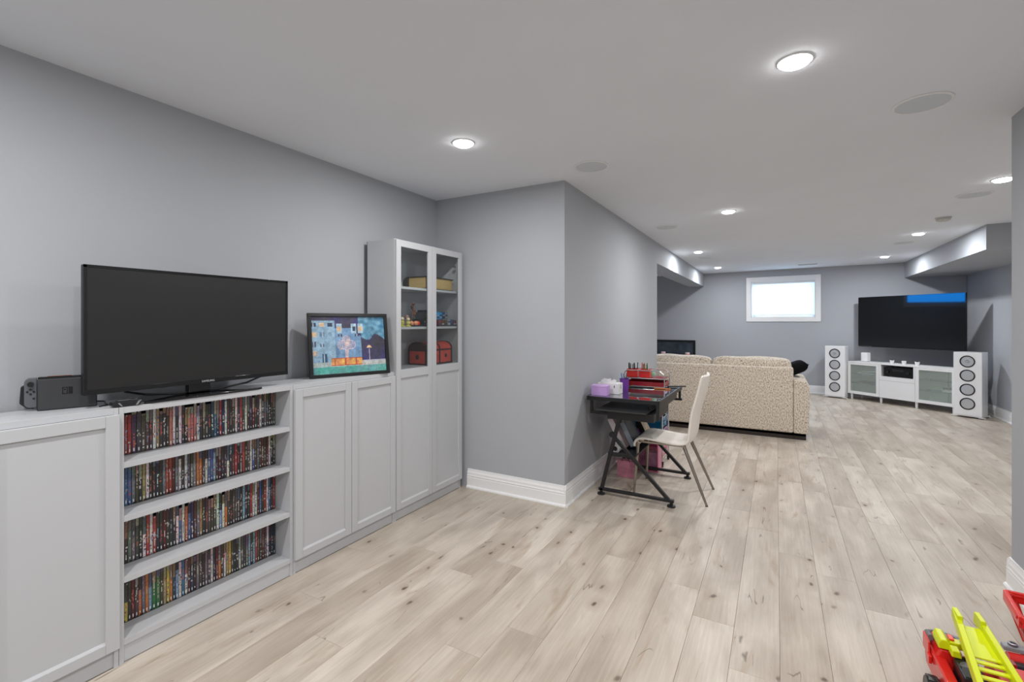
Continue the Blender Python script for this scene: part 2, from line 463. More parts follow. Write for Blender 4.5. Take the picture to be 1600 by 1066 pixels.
df = nt.nodes.new('ShaderNodeBsdfDiffuse'); df.inputs[0].default_value = (.85, .87, .9, 1); tr = nt.nodes.new('ShaderNodeBsdfTranslucent'); tr.inputs[0].default_value = (.92, .95, 1, 1)
nt.links.new(df.outputs[0], mx.inputs[1]); nt.links.new(tr.outputs[0], mx.inputs[2]); nt.links.new(mx.outputs[0], o.inputs[0])
m = MB(); m.box(a + .004, b_ - .004, .045, .0465, wz0 + .05, wz1 - .02, blm); m.build('roller_blind', w1)
MB().box(a + .004, b_ - .004, .036, .058, wz0 + .034, wz0 + .052, whites).build('hem_bar', w1, bevel=.003)
m = MB(); m.lathe([(.022, a + .006), (.022, b_ - .006)], whites, 16, (0, .046, wz1 - .035), 'x'); m.build('blind_roll', w1)
# alcove window (out of direct view, it mirrors in the far television)
w2o = struct(bpy.data.objects.new('window_2', None)); C.objects.link(w2o); w2o.location = (XA, 0, 0)
m = MB()
for q in ((w2[0] - .08, w2[0], w2[2] - .08, w2[3] + .08), (w2[1], w2[1] + .08, w2[2] - .08, w2[3] + .08), (w2[0], w2[1], w2[3], w2[3] + .08), (w2[0], w2[1], w2[2] - .08, w2[2])):
    m.box(.0005, .018, q[0], q[1], q[2], q[3], trimm)
m.build('casing', w2o, bevel=.003)
m = MB()
for q in ((w2[0], w2[0] + .04, w2[2], w2[3]), (w2[1] - .04, w2[1], w2[2], w2[3]), (w2[0], w2[1], w2[3] - .04, w2[3]), (w2[0], w2[1], w2[2], w2[2] + .04)):
    m.box(-.16, -.12, q[0], q[1], q[2], q[3], whites)
m.build('sash', w2o)
MB().box(-.143, -.137, w2[0] + .03, w2[1] - .03, w2[2] + .03, w2[3] - .03, glass('blue_tint_glass', (105, 205, 255))).build('pane', w2o)  # pane tinted blue to colour its reflection in the far television

# ------------------------------------------------------------------ recessed lights
def emis(name, col, st):
    m = bpy.data.materials.new(name); m.use_nodes = True; nt = m.node_tree; nt.nodes.clear()
    o = nt.nodes.new('ShaderNodeOutputMaterial'); e = nt.nodes.new('ShaderNodeEmission'); e.inputs[0].default_value = (*col, 1); e.inputs[1].default_value = st
    nt.links.new(e.outputs[0], o.inputs[0]); return m
lens_near = emis('lamp_lens_warm', (1, .985, .97), 24); lens_far = emis('lamp_lens_cool', (.96, .98, 1), 20)
lights = [
 (0.067, 2.287, 'largest round ceiling downlight, nearest the camera over the open floor', 0, 0.9),
 (-1.654, 2.345, 'round ceiling downlight near the tall glass cabinet', 0, 0.8),
 (1.50, 4.94, 'round ceiling downlight at the right beside the near right wall edge', 0, 1.25),
 (-0.41, 5.06, 'round ceiling downlight above the floor between desk and sofa', 0, 1.15),
 (1.518, 7.47, 'nearer of two round ceiling downlights before the right bulkhead', 1, 1.3),
 (-1.049, 7.74, 'nearer of two round ceiling downlights beside the left bulkhead', 1, 1.15),
 (1.561, 9.80, 'farther of two round ceiling downlights before the right bulkhead', 1, 1.3),
 (-1.011, 10.13, 'farther of two round ceiling downlights beside the left bulkhead', 1, 1.15),
 (0.067, 0.25, 'added unseen ceiling downlight above the camera position', 0, 1.2),  # the last four downlights are unseen, added out of view for fill light
 (-1.654, 0.25, 'added unseen ceiling downlight above the low white cabinet, behind the view', 0, 1.0),
 (0.067, -1.4, 'added unseen ceiling downlight by the back wall, right of the pair', 0, 1.4),
 (-1.654, -1.4, 'added unseen ceiling downlight by the back wall, left of the pair', 0, 1.4)]
for (x, y, lab, far_, pw) in lights:
    t = thing('downlight', lab, 'ceiling light', (x, y, HC), 0, 'recessed ceiling downlights')
    MB().lathe([(.056, 0), (.068, 0), (.068, -.003), (.064, -.006), (.056, -.005), (.056, 0)], trimm, 40, cap=False).build('trim_ring', t)
    MB().lathe([(.056, -.001), (.0555, -.012), (.046, -.018), (.02, -.020), (.0001, -.020)], lens_far if far_ else lens_near, 40).build('lens', t)
    ld = bpy.data.lights.new('downlight_lamp', 'AREA'); ld.shape = 'DISK'; ld.size = .11; ld.energy = LAMP_W * pw; ld.color = LAMP_FAR if far_ else LAMP_COL
    lo = bpy.data.objects.new('lamp', ld); C.objects.link(lo); lo.parent = t; lo.location = (0, 0, -.0215)

grillm = mat('speaker_grille', (216, 223, 228), 0.8, bump=0.6, bscale=900)
def ceil_speaker(x, y, lab):
    t = thing('ceiling_speaker', lab, 'ceiling speaker', (x, y, HC), 0, 'round in-ceiling speakers')
    MB().lathe([(.108, -.0005), (.120, -.0005), (.120, -.004), (.116, -.006), (.108, -.006), (.108, -.0005)], trimm, 48, cap=False).build('rim', t)
    MB().lathe([(.108, -.001), (.108, -.0042), (.05, -.0055), (.0001, -.006)], grillm, 48).build('grille', t)
for a in ((0.632, 3.037, 'round white ceiling speaker nearest the camera, right of the biggest downlight'),
          (-1.126, 3.138, 'round ceiling speaker near the outer corner of the grey wall'),
          (1.469, 5.424, 'round ceiling speaker just left of the right-hand downlight by the wall edge'),
          (-1.09, 5.56, 'round ceiling speaker beside the hall wall above the chair'),
          (1.513, 8.208, 'round ceiling speaker between the two right downlights'),
          (-1.045, 8.522, 'round ceiling speaker between the two left downlights')):
    ceil_speaker(*a)
t = thing('smoke_detector', 'round white smoke detector on the ceiling before the right bulkhead', 'smoke detector', (1.513, 6.458, HC))
MB().lathe([(.062, -.0005), (.066, -.0005), (.066, -.012), (.063, -.014)], mat('offwhite', (205, 203, 200), .5), 32).build('base_plate', t)
MB().lathe([(.058, -.016), (.058, -.03), (.045, -.038), (.0001, -.039)], mat('offwhite', (205, 203, 200), .5), 32).build('cover', t)
MB().lathe([(.055, -.0135), (.055, -.017)], darkgp, 32).build('gap_ring', t)
MB().lathe([(.009, -.038), (.009, -.042)], whites, 12, (.0, 0, 0)).build('button', t)
t = thing('ceiling_vent', 'narrow white ceiling vent above the far window', 'vent', (0.512, 10.39, HC), frz)
MB().box(-.17, .17, -.06, .06, -.006, -.0005, trimm).build('vent_frame', t, bevel=.002)
for i in range(6):
    MB().box(-.15, .15, -.045 + i * .017, -.037 + i * .017, -.0095, -.006, mat('vent_grey', (170, 170, 172), .5)).build('slat', t)

# ------------------------------------------------------------------ white cabinets along the left wall
XF, XBK = -2.352, -2.617       # carcass front and back planes
def frame_door(parent, y0, y1, z0, z1, glass_from=None, st=.047):
    """shaker door hung on the carcass front; opening(s) recessed"""
    xf, xb = -2.333, XF + .0015
    d = MB()
    d.box(xb, xf, y0, y0 + st, z0, z1, whitem).box(xb, xf, y1 - st, y1, z0, z1, whitem)
    d.box(xb, xf, y0 + st, y1 - st, z1 - st, z1, whitem).box(xb, xf, y0 + st, y1 - st, z0, z0 + st - .006, whitem)
    zt = z1 - st
    if glass_from:
        d.box(xb, xf, y0 + st, y1 - st, glass_from - st - .014, glass_from, whitem)
        zt = glass_from - st - .014
    door = d.build('door', parent, bevel=.0022)
    p = MB().box(xb + .001, xf - .0095, y0 + st, y1 - st, z0 + st - .006, zt, whitem)
    p.prism([(xf - .0095, z0 + st - .006), (xf - .001, z0 + st - .006), (xf - .0095, z0 + st + .003)], whitem, 'y', y0 + st, y1 - st)
    p.build('door_panel', door)
    if glass_from:
        MB().box(xb + .006, xb + .009, y0 + st, y1 - st, glass_from, z1 - st, glass('cabinet_glass', (250, 252, 252), .03)).build('glass_pane', door)
        h = MB(); yy = y1 - st - .018 if y1 > 3.2 else y0 + st + .018
        h.lathe([(.013, 0), (.013, -.006), (.009, -.008)], silverp, 16, (xb - .008, yy, z1 - .12), 'x').box(xb - .03, xb - .012, yy - .006, yy + .006, z1 - .126, z1 - .114, silverp)
        h.build('hinge', door)
    return door
def carcass(name, lab, y0, y1, h, shelves, group=None, open_=False):
    t = thing(name, lab, 'bookcase' if open_ else 'cabinet', (0, 0, 0), 0)
    T = .0165
    for ya in (y0, y1 - T): MB().box(XBK, XF, ya, ya + T, 0, h, whitem).build('side_panel', t, bevel=.0008, seg=1)
    MB().box(XBK, XF, y0 + T, y1 - T, h - .026, h, whitem).build('top_panel', t, bevel=.0008, seg=1)
    MB().box(XBK - .004, XBK, y0, y1, .03, h - .004, mat('gap_shade_board', (60, 54, 50), .8)).build('shade_board', t)  # board coloured dark to stand in for the shaded gap at the wall
    MB().box(XBK + .0003, XBK + .004, y0 + T, y1 - T, .06, h - .026, whitem).build('back_panel', t)
    MB().box(XBK + .02, XF, y0 + T, y1 - T, .073, .098, whitem).build('bottom_panel', t, bevel=.0008, seg=1)
    MB().box(XF - .022, XF - .006, y0 + T, y1 - T, .004, .072, whitem).build('kickboard', t)
    for (z, th) in shelves:
        MB().box(XBK + .005, XF - (.002 if open_ else .008), y0 + T + .0005, y1 - T - .0005, z - th, z, whitem).build('shelf', t, bevel=.0008, seg=1)
    return t
YC = [0.0975, 0.897, 1.6955, 2.494, 3.292]
c0 = carcass('low_cabinet', 'white low cabinet at far left with a panelled door, under the black game dock', YC[0], YC[1] - .0015, 1.06, [])
frame_door(c0, YC[0] + .002, YC[0] + .399, .080, 1.034); frame_door(c0, YC[0] + .402, YC[1] - .004, .080, 1.034)
bc = carcass('bookcase', 'low open white bookcase filled with four rows of disc cases under the television', YC[1], YC[2] - .0015, 1.06, [(.830, .024), (.607, .024), (.354, .024)], open_=True)
c2 = carcass('low_cabinet', 'white low two-door cabinet under the framed colourful picture', YC[2], YC[3] - .0015, 1.06, [])
frame_door(c2, YC[2] + .002, YC[2] + .399, .080, 1.034); frame_door(c2, YC[2] + .402, YC[3] - .004, .080, 1.034)
c3 = carcass('tall_cabinet', 'tall white cabinet with glass upper doors beside the grey corner wall', YC[3], YC[4], 2.005, [(1.672, .018), (1.378, .018), (1.075, .022)])
frame_door(c3, YC[3] + .002, YC[3] + .399, .080, 1.999, glass_from=1.072); frame_door(c3, YC[3] + .402, YC[4] - .002, .080, 1.999, glass_from=1.072)

# ------------------------------------------------------------------ disc cases
SC = {'R': ((180, 52, 46), 'red'), 'K': ((56, 52, 54), 'black'), 'D': ((82, 68, 62), 'dark brown'), 'W': ((206, 200, 194), 'white'), 'G': ((172, 142, 92), 'tan'),
      'P': ((76, 62, 74), 'plum'), 'S': ((196, 104, 92), 'salmon'), 'B': ((56, 96, 150), 'blue'), 'N': ((40, 54, 84), 'navy'), 'O': ((206, 110, 44), 'orange'),
      'V': ((48, 116, 70), 'green'), 'T': ((120, 160, 186), 'pale blue'), 'E': ((112, 108, 108), 'grey'), 'Y': ((206, 176, 52), 'yellow'), 'M': ((104, 40, 44), 'maroon')}
rows = [('top', .830, "R R P P D D D W G K K K S W K W K K S S S W K D K K N B N R N W D K D W N R P W K K M K D W D E D K D D"),
        ('second', .607, "B B E D K G W K K K K E R R M E W K W D E E O O D W B B T K M K K W K D R K M R K D W B D E D M D M W K D"),
        ('third', .354, "K E E D K W R W R K K M K K K W B W O B N M E G K D D D D W T W O K K D D K K T K K R W W M B K R W B D R"),
        ('bottom', .098, "Y K M D O E O T V V D G Y O N T W B W M N K E D K E D W K M O D W G Y D K K W D K E T K T R D K M D W K N N")]
UN = ['', 'first', 'second', 'third', 'fourth', 'fifth', 'sixth', 'seventh', 'eighth', 'ninth', 'tenth', 'eleventh', 'twelfth', 'thirteenth', 'fourteenth', 'fifteenth', 'sixteenth', 'seventeenth', 'eighteenth', 'nineteenth']
TN = {20: 'twent', 30: 'thirt', 40: 'fort', 50: 'fift'}
def ordinal(n):
    if n < 20: return UN[n]
    t, u = n // 10 * 10, n % 10
    return TN[t] + 'ieth' if u == 0 else TN[t] + 'y-' + UN[u]
casem = mat('disc_case_plastic', (24, 24, 27), 0.3)
def jit(c, a=12): return tuple(max(0, min(255, x + random.uniform(-a, a))) for x in c)
for (rn, z, seq) in rows:
    seq = seq.split(); y = .9635; n = len(seq)
    ws = [random.choice([.0132, .0137, .0142]) * (1.0) for _ in seq]
    if rn == 'top': ws[2] = .019; ws[3] = .018; ws[4] = .018
    if rn == 'bottom': ws[8] = .017; ws[9] = .017
    tot = sum(ws); sc = (1.672 - y) / tot
    for i, (k, w) in enumerate(zip(seq, ws)):
        w *= sc; colr, cname = SC[k]
        hh = .190 if not (rn == 'top' and i < 2) else .176
        if random.random() < .12: hh = .172
        xf = -2.478 - random.uniform(0, .0015)
        mb = MB(); mb.cur = lin((24, 24, 27))
        mb.box(xf - .130, xf, 0, w - .0006, 0, hh, casem)
        # printed insert on the spine: rows x 3 columns of print
        nr, nc = 26, 3
        ia, ib, za, zb = .0009, w - .0015, .003, hh - .003
        base = jit(colr); gm_ = sum(base) / 3; base = tuple(gm_ + (x - gm_) * .72 for x in base); light = jit(random.choice([(190, 186, 180), (176, 172, 168), (150, 140, 130), (130, 138, 150), (170, 90, 80)]), 10)
        dark = tuple(x * .35 for x in base)
        if k in 'WTYSG': light = random.choice([(90, 84, 84), (160, 80, 76), (84, 98, 140)])
        t0 = random.randint(3, 9); t1 = t0 + random.randint(6, 14)
        second = jit(random.choice([(60, 56, 58), (130, 110, 95), (90, 95, 110), (150, 140, 130), base, base]), 15); s0 = random.randint(12, 24)
        for r_ in range(nr):
            for c_ in range(nc):
                c = base
                if r_ > s0 and k not in 'R': c = second
                c = tuple(x * random.uniform(.92, 1.06) for x in c)
                if t0 <= r_ < t1 and c_ == 1 and random.random() < .5: c = light
                elif t0 <= r_ < t1 and random.random() < .08: c = light
                if r_ in (1, 2) and c_ == 1 and random.random() < .75: c = (225, 225, 225)
                if r_ == 0 and random.random() < .3: c = dark
                if r_ == nr - 1 and c_ != 0 and random.random() < .35: c = (200, 200, 205)
                a0 = ia + (ib - ia) * c_ / nc; a1 = ia + (ib - ia) * (c_ + 1) / nc; b0 = za + (zb - za) * r_ / nr; b1 = za + (zb - za) * (r_ + 1) / nr
                mb.cur = lin(tuple(min(255, q) for q in c))
                xx = xf + .0004
                mb.quad([(xx, a0, b0), (xx, a1, b0), (xx, a1, b1), (xx, a0, b1)], spinem)
        o = mb.build('disc_case', smooth=False)
        o.location = (0, y, z + .0003)
        if i == n - 1: pos = 'last at the right end of the %s shelf' % rn
        else: pos = '%s from the left on the %s shelf' % (ordinal(i + 1), rn)
        tag(o, '%s-spined film disc case, %s' % (cname, pos), 'disc case', 'disc cases on the %s shelf of the bookcase' % rn)
        y += w

# ------------------------------------------------------------------ television on the cabinets
t = thing('television', 'black flat television on a glossy stand on top of the white bookcase', 'television', (-2.42, 1.252, 1.061))
# local: x toward room, y along wall
s0, s1, z0, z1 = -.452, .448, .056, .582
MB().box(-.012, .012, s0, s1, z0, z1, blackp).box(-.045, -.012, s0 + .12, s1 - .12, z0 + .04, z1 - .12, blackp).build('housing', t, bevel=.004)
m = MB(); bz = .012
m.box(.012, .0155, s0, s1, z1 - bz, z1, blackg).box(.012, .0155, s0, s0 + bz, z0, z1, blackg).box(.012, .0155, s1 - bz, s1, z0, z1, blackg)
m.box(.012, .0165, s0, s1, z0, z0 + .020, blackg); m.build('bezel', t, bevel=.001)
MB().box(.0122, .0135, s0 + bz, s1 - bz, z0 + .020, z1 - bz, mat('matte_screen', (30, 30, 30), .38, spec=.5)).build('screen', t)
Mt = Matrix.Translation((.0168, 0.02, z0 + .010)) @ Matrix.Rotation(R(90), 4, 'Z') @ Matrix.Rotation(R(90), 4, 'X')
text_mesh('SAMSUNG', .013, mat('logo_silver', (190, 190, 190), .3), t, Mt, 'maker_lettering')
m = MB().prism([(-.03, -.055), (-.012, -.075), (.05, -.075), (.05, .075), (-.012, .075), (-.03, .055)], blackg, 'z', 0.012, .075); 
m = MB(); m.box(-.055, -.015, -.05, .05, .010, .12, blackg); m.build('neck', t, bevel=.006)
m = MB(); 
pl = [(-.13, -.20), (-.13, .20), (-.06, .25), (.064, .265), (.072, .24), (.075, 0), (.072, -.24), (.064, -.265), (-.06, -.25)]
m.prism(pl, blackg, 'z', 0.0, .010); m.build('stand_base', t, bevel=.003)
m = MB(); m.tube([(-.03, -.30, .05), (-.035, -.22, .028), (-.035, -.1, .016), (-.035, .1, .016), (-.035, .24, .03), (-.03, .32, .056)], .005, blackp, 8); m.build('stand_wire', t)

# game dock with a handheld controller rail, left end
t = thing('game_console_dock', 'matte black game console dock half hidden behind the television corner', 'game console', (-2.533, .700, 1.061), -math.atan2(.05, .16))
dm = darkgp
m = MB(); m.box(-.052, -.040, 0, .178, 0, .106, dm).box(-.014, -.001, 0, .178, 0, .124, dm).box(-.052, -.001, 0, .006, 0, .112, dm).box(-.052, -.001, .172, .178, 0, .106, dm).box(-.052, -.001, .006, .172, 0, .006, dm)
m.build('dock_shell', t, bevel=.003)
MB().box(-.036, -.018, .002, .176, .008, .132, blackg).build('tablet', t, bevel=.003)
MB().box(-.0255, -.017, .03, .10, .1325, .134, mat('rust_sticker', (140, 84, 64), .6)).build('game_card_flap', t)
# emblem: outlined rounded square and solid circle halves
m = MB(); em = mat('emblem_black', (18, 18, 20), .25)
def ringbox(mb, y0, y1, z0, z1, x, w, mm):
    mb.box(x, x + .0008, y0, y1, z0, z0 + w, mm).box(x, x + .0008, y0, y1, z1 - w, z1, mm).box(x, x + .0008, y0, y0 + w, z0 + w, z1 - w, mm).box(x, x + .0008, y1 - w, y1, z0 + w, z1 - w, mm)
ringbox(m, .072, .088, .060, .088, -.0005, .0025, em); m.lathe([(.0028, 0), (.0028, .0008)], em, 12, (-.0005, .080, .079), 'x')
m.box(-.0005, .0003, .091, .103, .060, .088, em); m.build('emblem', t)
ctl = MB()
pts = arc(-.018, .112, .018, 90, 180, 6) + arc(-.018, .030, .018, 180, 270, 6) + [(0, .012), (0, .130)]
ctl.prism(pts, greyp, 'x', -.036, -.020)
cobj = ctl.build('controller', t, bevel=.003)
m = MB(); m.lathe([(.009, 0), (.009, .004), (.0065, .006), (.0065, .010), (.0095, .012), (.009, .014)], blackp, 16, (-.0195, -.018, .106), 'x'); m.build('thumbstick', cobj)
m = MB()
for (a, b_) in ((0, .009), (0, -.009), (.009, 0), (-.009, 0)): m.lathe([(.0038, 0), (.0032, .003)], blackp, 10, (-.0195, -.018 + a, .076 + b_), 'x')
m.box(-.0195, -.017, -.012, -.006, .046, .052, blackp); m.build('buttons', cobj)
m = MB(); m.prism([(-.008, .118), (-.046, .096), (-.05, .030), (-.03, .008), (-.008, .006)], blackp, 'x', -.052, -.037); m.build('rear_grip', t, bevel=.004)

# glossy puck device before the television foot
t = thing('set_top_gadget', 'small glossy dark angular gadget at the left foot of the television', 'gadget', (-2.362, .935, 1.061), R(-4))
m = MB(); m.prism([(-.06, .006), (-.045, 0.0), (.035, 0.0), (.045, .018), (.03, .026), (-.055, .020)], mat('smoke_gloss', (36, 37, 40), .08), 'x', -.035, .012); m.build('body', t, bevel=.004)
MB().prism([(.018, .003), (.026, .003), (.036, .019), (.028, .020)], chrome, 'x', .0122, .0135).build('chrome_edge', t)
MB().prism([(-.03, .003), (-.025, .003), (-.036, .019), (-.042, .017)], chrome, 'x', .0122, .0135).build('chrome_edge', t)
MB().box(-.03, .006, -.04, .028, .0255, .0275, chrome).build('top_plate', t, bevel=.0008)

# cable behind
tag(MB().tube([(-2.60, .90, 1.066), (-2.58, .93, 1.064), (-2.50, .905, 1.0645), (-2.45, .895, 1.0645), (-2.43, .86, 1.0645)], .0028, blackp, 8).build('cable'), 'thin black cable lying on the cabinet top between dock and television', 'cable')

# ------------------------------------------------------------------ framed picture leaning on the cabinet
BL = Vector((-2.497, 1.918, 1.0618)); BR = Vector((-2.322, 2.425, 1.0618))
e = (BR - BL).normalized(); back = Vector((-e.y, e.x, 0))
if back.x > 0: back = -back
TL = BL + back * .055 + Vector((0, 0, .408))
up = (TL - BL).normalized(); nrm = e.cross(up).normalized()
if nrm.x < 0: nrm = -nrm
Wd, Hd = .535, .412
t = bpy.data.objects.new('framed_picture', None); C.objects.link(t)
tag(t, 'black framed painting of a blue night-time town leaning on the white cabinet', 'picture')
t.empty_display_size = .05
M4 = Matrix(((e.x, -nrm.x, up.x, BL.x), (e.y, -nrm.y, up.y, BL.y), (e.z, -nrm.z, up.z, BL.z), (0, 0, 0, 1)))
t.matrix_world = M4      # local x right, local y away from the viewer, local z up
fm = mat('black_frame', (24, 24, 26), .3)
m = MB(); fw = .022
m.box(0, Wd, 0, .022, 0, fw, fm).box(0, Wd, 0, .022, Hd - fw, Hd, fm).box(0, fw, 0, .022, fw, Hd - fw, fm).box(Wd - fw, Wd, 0, .022, fw, Hd - fw, fm)
m.build('frame', t, bevel=.002)
# printed sheet: a night town, painted as flat coloured patches
m = MB(); yy = .012; GX, GZ = 96, 74
iw, ih = Wd - 2 * fw, Hd - 2 * fw
import mathutils.noise as mn
def art(u, v):
    n1 = mn.noise(Vector((u * 5, v * 5, 1))); n2 = mn.noise(Vector((u * 14, v * 14, 7)))
    sky = (62 + 18 * n2, 58 + 14 * n2, 92 + 40 * n1)
    if u > .62 and v > .50 and n1 + (v - .6) * 1.2 + (u - .8) * .8 > .05: sky = (96 + 60 * n2, 150 + 50 * n2, 178 + 40 * n2)
    c = sky
    # pale facade left, second block behind
    roof2 = .80 + .02 * n2
    if .30 < u < .66 and v < roof2 - max(0, (u - .52)) * 1.1 and v > .18: c = (118 + 20 * n2, 156 + 20 * n2, 192 + 12 * n2)
    for ux in (.36, .56, .65):
        if abs(u - ux) < .036 and .70 < v < .88:
            c = (176, 206, 222)
            if abs(u - ux) < .022 and .74 < v < .83: c = (230, 190, 150) if ux != .56 else (50, 66, 96)
    if u < .30 and .20 < v < .93: c = (150 + 16 * n2, 184 + 14 * n2, 208 + 10 * n2)
    for (a, b_, w_, h_, cc) in ((.03, .86, .045, .07, (52, 70, 100)), (.135, .86, .05, .075, (238, 206, 168)), (.24, .86, .045, .07, (48, 62, 90)),
                               (.035, .69, .04, .09, (240, 190, 130)), (.14, .69, .05, .08, (110, 140, 168)), (.24, .69, .03, .07, (130, 160, 180)),
                               (.03, .52, .03, .10, (60, 84, 116)), (.13, .50, .04, .05, (86, 110, 140)), (.035, .36, .04, .08, (226, 186, 150)), (.155, .27, .05, .15, (50, 92, 128)),
                               (.37, .67, .04, .04, (44, 58, 92)), (.60, .67, .04, .05, (52, 62, 100))):
        if abs(u - a) < w_ / 1.6 and abs(v - b_) < h_ / 2:
            c = cc
            if abs(u - a) < .004: c = (200, 214, 224)
    # pale bare trees in the middle
    for (a, b_, r_) in ((.40, .50, .085), (.50, .50, .08), (.45, .60, .06)):
        d = math.hypot(u - a, (v - b_) * .85)
        if d < r_ and (int(d * 95) % 2 == 0 or n2 > .25): c = (216 + 20 * n2, 196 + 18 * n2, 204)
    if .40 < u < .50 and .22 < v < .42 and abs(u - .45) < .02 + .08 * abs(v - .32): c = (214, 196, 206)
    if u > .60 and .12 < v < .22: c = (168, 168, 198)
    if v < .20 and u < .3: c = (196, 196, 190)
    if .12 > v: c = (104 + 50 * n1, 182 + 20 * n2, 176 + 20 * n1)
    if v < .2 and v >= .12: c = (190 + 20 * n1, 198, 196)
    # low orange flower boxes along the street
    if .24 < u < .66 and .13 < v < .27:
        c = (232 + 10 * n2, 168 + 50 * n2, 96)
        if v < .155 or v > .255 or abs((u * 7) % 1 - .5) > .44: c = (200, 92, 56)
    # street lamps
    if abs(u - .765) < .005 and .14 < v < .42: c = (196, 190, 206)
    if math.hypot(u - .765, (v - .44) * .8) < .032 and v > .43: c = (244, 206, 160)
    return c
for i in range(GX):
    for j in range(GZ):
        m.cur = lin(tuple(max(0, min(255, q)) for q in art((i + .5) / GX, (j + .5) / GZ)))
        a0, a1, b0, b1 = fw + iw * i / GX, fw + iw * (i + 1) / GX, fw + ih * j / GZ, fw + ih * (j + 1) / GZ
        m.quad([(a0, yy, b0), (a1, yy, b0), (a1, yy, b1), (a0, yy, b1)], printm)
m.build('print', t, smooth=False)
MB().box(fw, Wd - fw, yy - .003, yy - .0015, fw, Hd - fw, glass('picture_glass', (255, 255, 255), .04)).build('glazing', t)
MB().box(.01, Wd - .01, .0175, .0215, .01, Hd - .01, mat('cardboard', (120, 96, 72), .9)).build('backing', t)

# ------------------------------------------------------------------ contents of the tall cabinet
SZ = (1.672, 1.378, 1.075)
t = thing('old_book', 'thick old book with yellowed pages lying flat on the top glass-door shelf', 'book', (-2.465, 2.86, SZ[0] + .0005), R(2))
pg = mat('yellowed_pages', (192, 164, 108), .8, noise=.18, nscale=60, stretch=(1, .4, 8)); cv = mat('dark_book_cover', (52, 46, 40), .6)
MB().box(-.085, .082, .008, .372, .006, .094, pg).build('pages', t, bevel=.004)
MB().box(-.09, .092, 0, .38, 0, .006, cv).box(-.09, .092, 0, .38, .094, .100, cv).prism(arc(-.0865, .050, .050, 90, 270, 8), cv, 'y', 0, .38).build('cover', t, bevel=.002)
# middle shelf models
def figure(x, y, z, body, lab, h=.1):
    t = thing('toy_figure', lab, 'figurine', (x, y, z))
    MB().lathe([(.022, 0), (.024, .006), (.010, .012), (.018, h * .35), (.016, h * .55), (.007, h * .62)], body, 14).build('body', t)
    MB().lathe([(.0001, h * .6), (.013, h * .66), (.016, h * .78), (.011, h * .92), (.0001, h * .96)], mat('toy_cream', (220, 200, 170), .5), 14).build('head', t)
z = SZ[1] + .0005
figure(-2.400, 2.625, z, mat('toy_yellow', (196, 190, 84), .4), 'small yellow toy figure at the left of the middle glass-door shelf', .075)
figure(-2.395, 2.685, z, mat('toy_lemon', (206, 196, 110), .4), 'small lemon yellow toy figure beside the orange brick flower model', .07)
t = thing('brick_model', 'orange toy model with a tall leafy brown stem on the middle cabinet shelf', 'toy model', (-2.43, 2.775, z))
m = MB(); 
for k in range(7):
    a = k * .9; m.lathe([(.0001, 0), (.016, .004), (.02, .018), (.012, .032), (.0001, .036)], orangep if k % 2 else mat('toy_peach', (226, 150, 110), .5), 10, (.03 * math.cos(a), .045 * math.sin(a), 0.008))
m.build('flower_heads', t)
MB().box(-.04, .045, -.06, .09, 0, .008, mat('toy_slate', (60, 66, 76), .5)).build('base', t, bevel=.001)
m = MB(); m.tube([(0, -.02, .02), (.004, -.01, .08), (0, .012, .14)], .004, mat('toy_brown', (112, 70, 52), .6), 8)
for k in range(6):
    a = k * 1.1; zc = .08 + k * .016; m.lathe([(.0001, 0), (.012, .012), (.0001, .032)], mat('toy_brown', (112, 70, 52), .6), 8, (.012 * math.cos(a), .010 + .014 * math.sin(a), zc))
m.build('stem', t)
m = MB(); m.tube([(0, -.06, .02), (0, -.065, .07)], .004, mat('toy_taupe', (150, 120, 110), .6), 8).lathe([(.0001, .05), (.018, .065), (.014, .085), (.0001, .09)], mat('toy_taupe', (150, 120, 110), .6), 10, (0, -.065, 0)); m.build('small_sprout', t)
def block_model(x, y, z, name, lab, cols, L, D, hts):
    t = thing(name, lab, 'toy model', (x, y, z))
    MB().box(-D / 2, D / 2, 0, L, 0, .008, mat('toy_slate', (60, 66, 76), .5)).build('base', t, bevel=.001)
    n = len(hts); w = L / n
    for k, h in enumerate(hts):
        mm = cols[k % len(cols)]; mb = MB().box(-D / 2 + .01, D / 2 - .008, k * w + .002, (k + 1) * w - .002, .008, h, mm)
        for q in range(2):
            mb.lathe([(.0045, h), (.0045, h + .003)], mm, 10, (-D / 4 + q * D / 2, (k + .5) * w, 0))
        for q in range(int((h - .02) / .018)):
            mb.box(D / 2 - .008, D / 2 - .006, k * w + .006, (k + 1) * w - .006, .014 + q * .018, .024 + q * .018, mat('toy_window', (170, 176, 184), .3) if (k + q) % 2 else mat('toy_slate', (60, 66, 76), .5))
        mb.build('block', t, bevel=.0008)
dk = mat('toy_dark', (46, 46, 50), .4); bl = mat('toy_blue', (60, 165, 225), .4); gy = mat('toy_grey', (140, 146, 154), .4); nv = mat('toy_navy', (50, 78, 120), .4)
block_model(-2.47, 2.885, z, 'brick_model', 'dark grey toy brick building at the centre of the middle cabinet shelf', [dk, mat('toy_iron', (74, 74, 80), .4)], .135, .13, (.06, .115, .13, .125, .06))
block_model(-2.505, 3.07, z, 'brick_model', 'bright blue toy brick building standing behind the low brown one', [bl, bl, bl, nv, gy], .19, .10, (.115, .118, .115, .118, .12))
block_model(-2.405, 3.02, z, 'brick_model', 'low brown and navy toy brick model at the right of the middle shelf', [mat('toy_plum', (120, 60, 70), .4), mat('toy_brown', (112, 70, 52), .6), mat('toy_olive', (96, 84, 50), .5), gy, nv], .245, .075, (.055, .05, .05, .058, .055, .05))
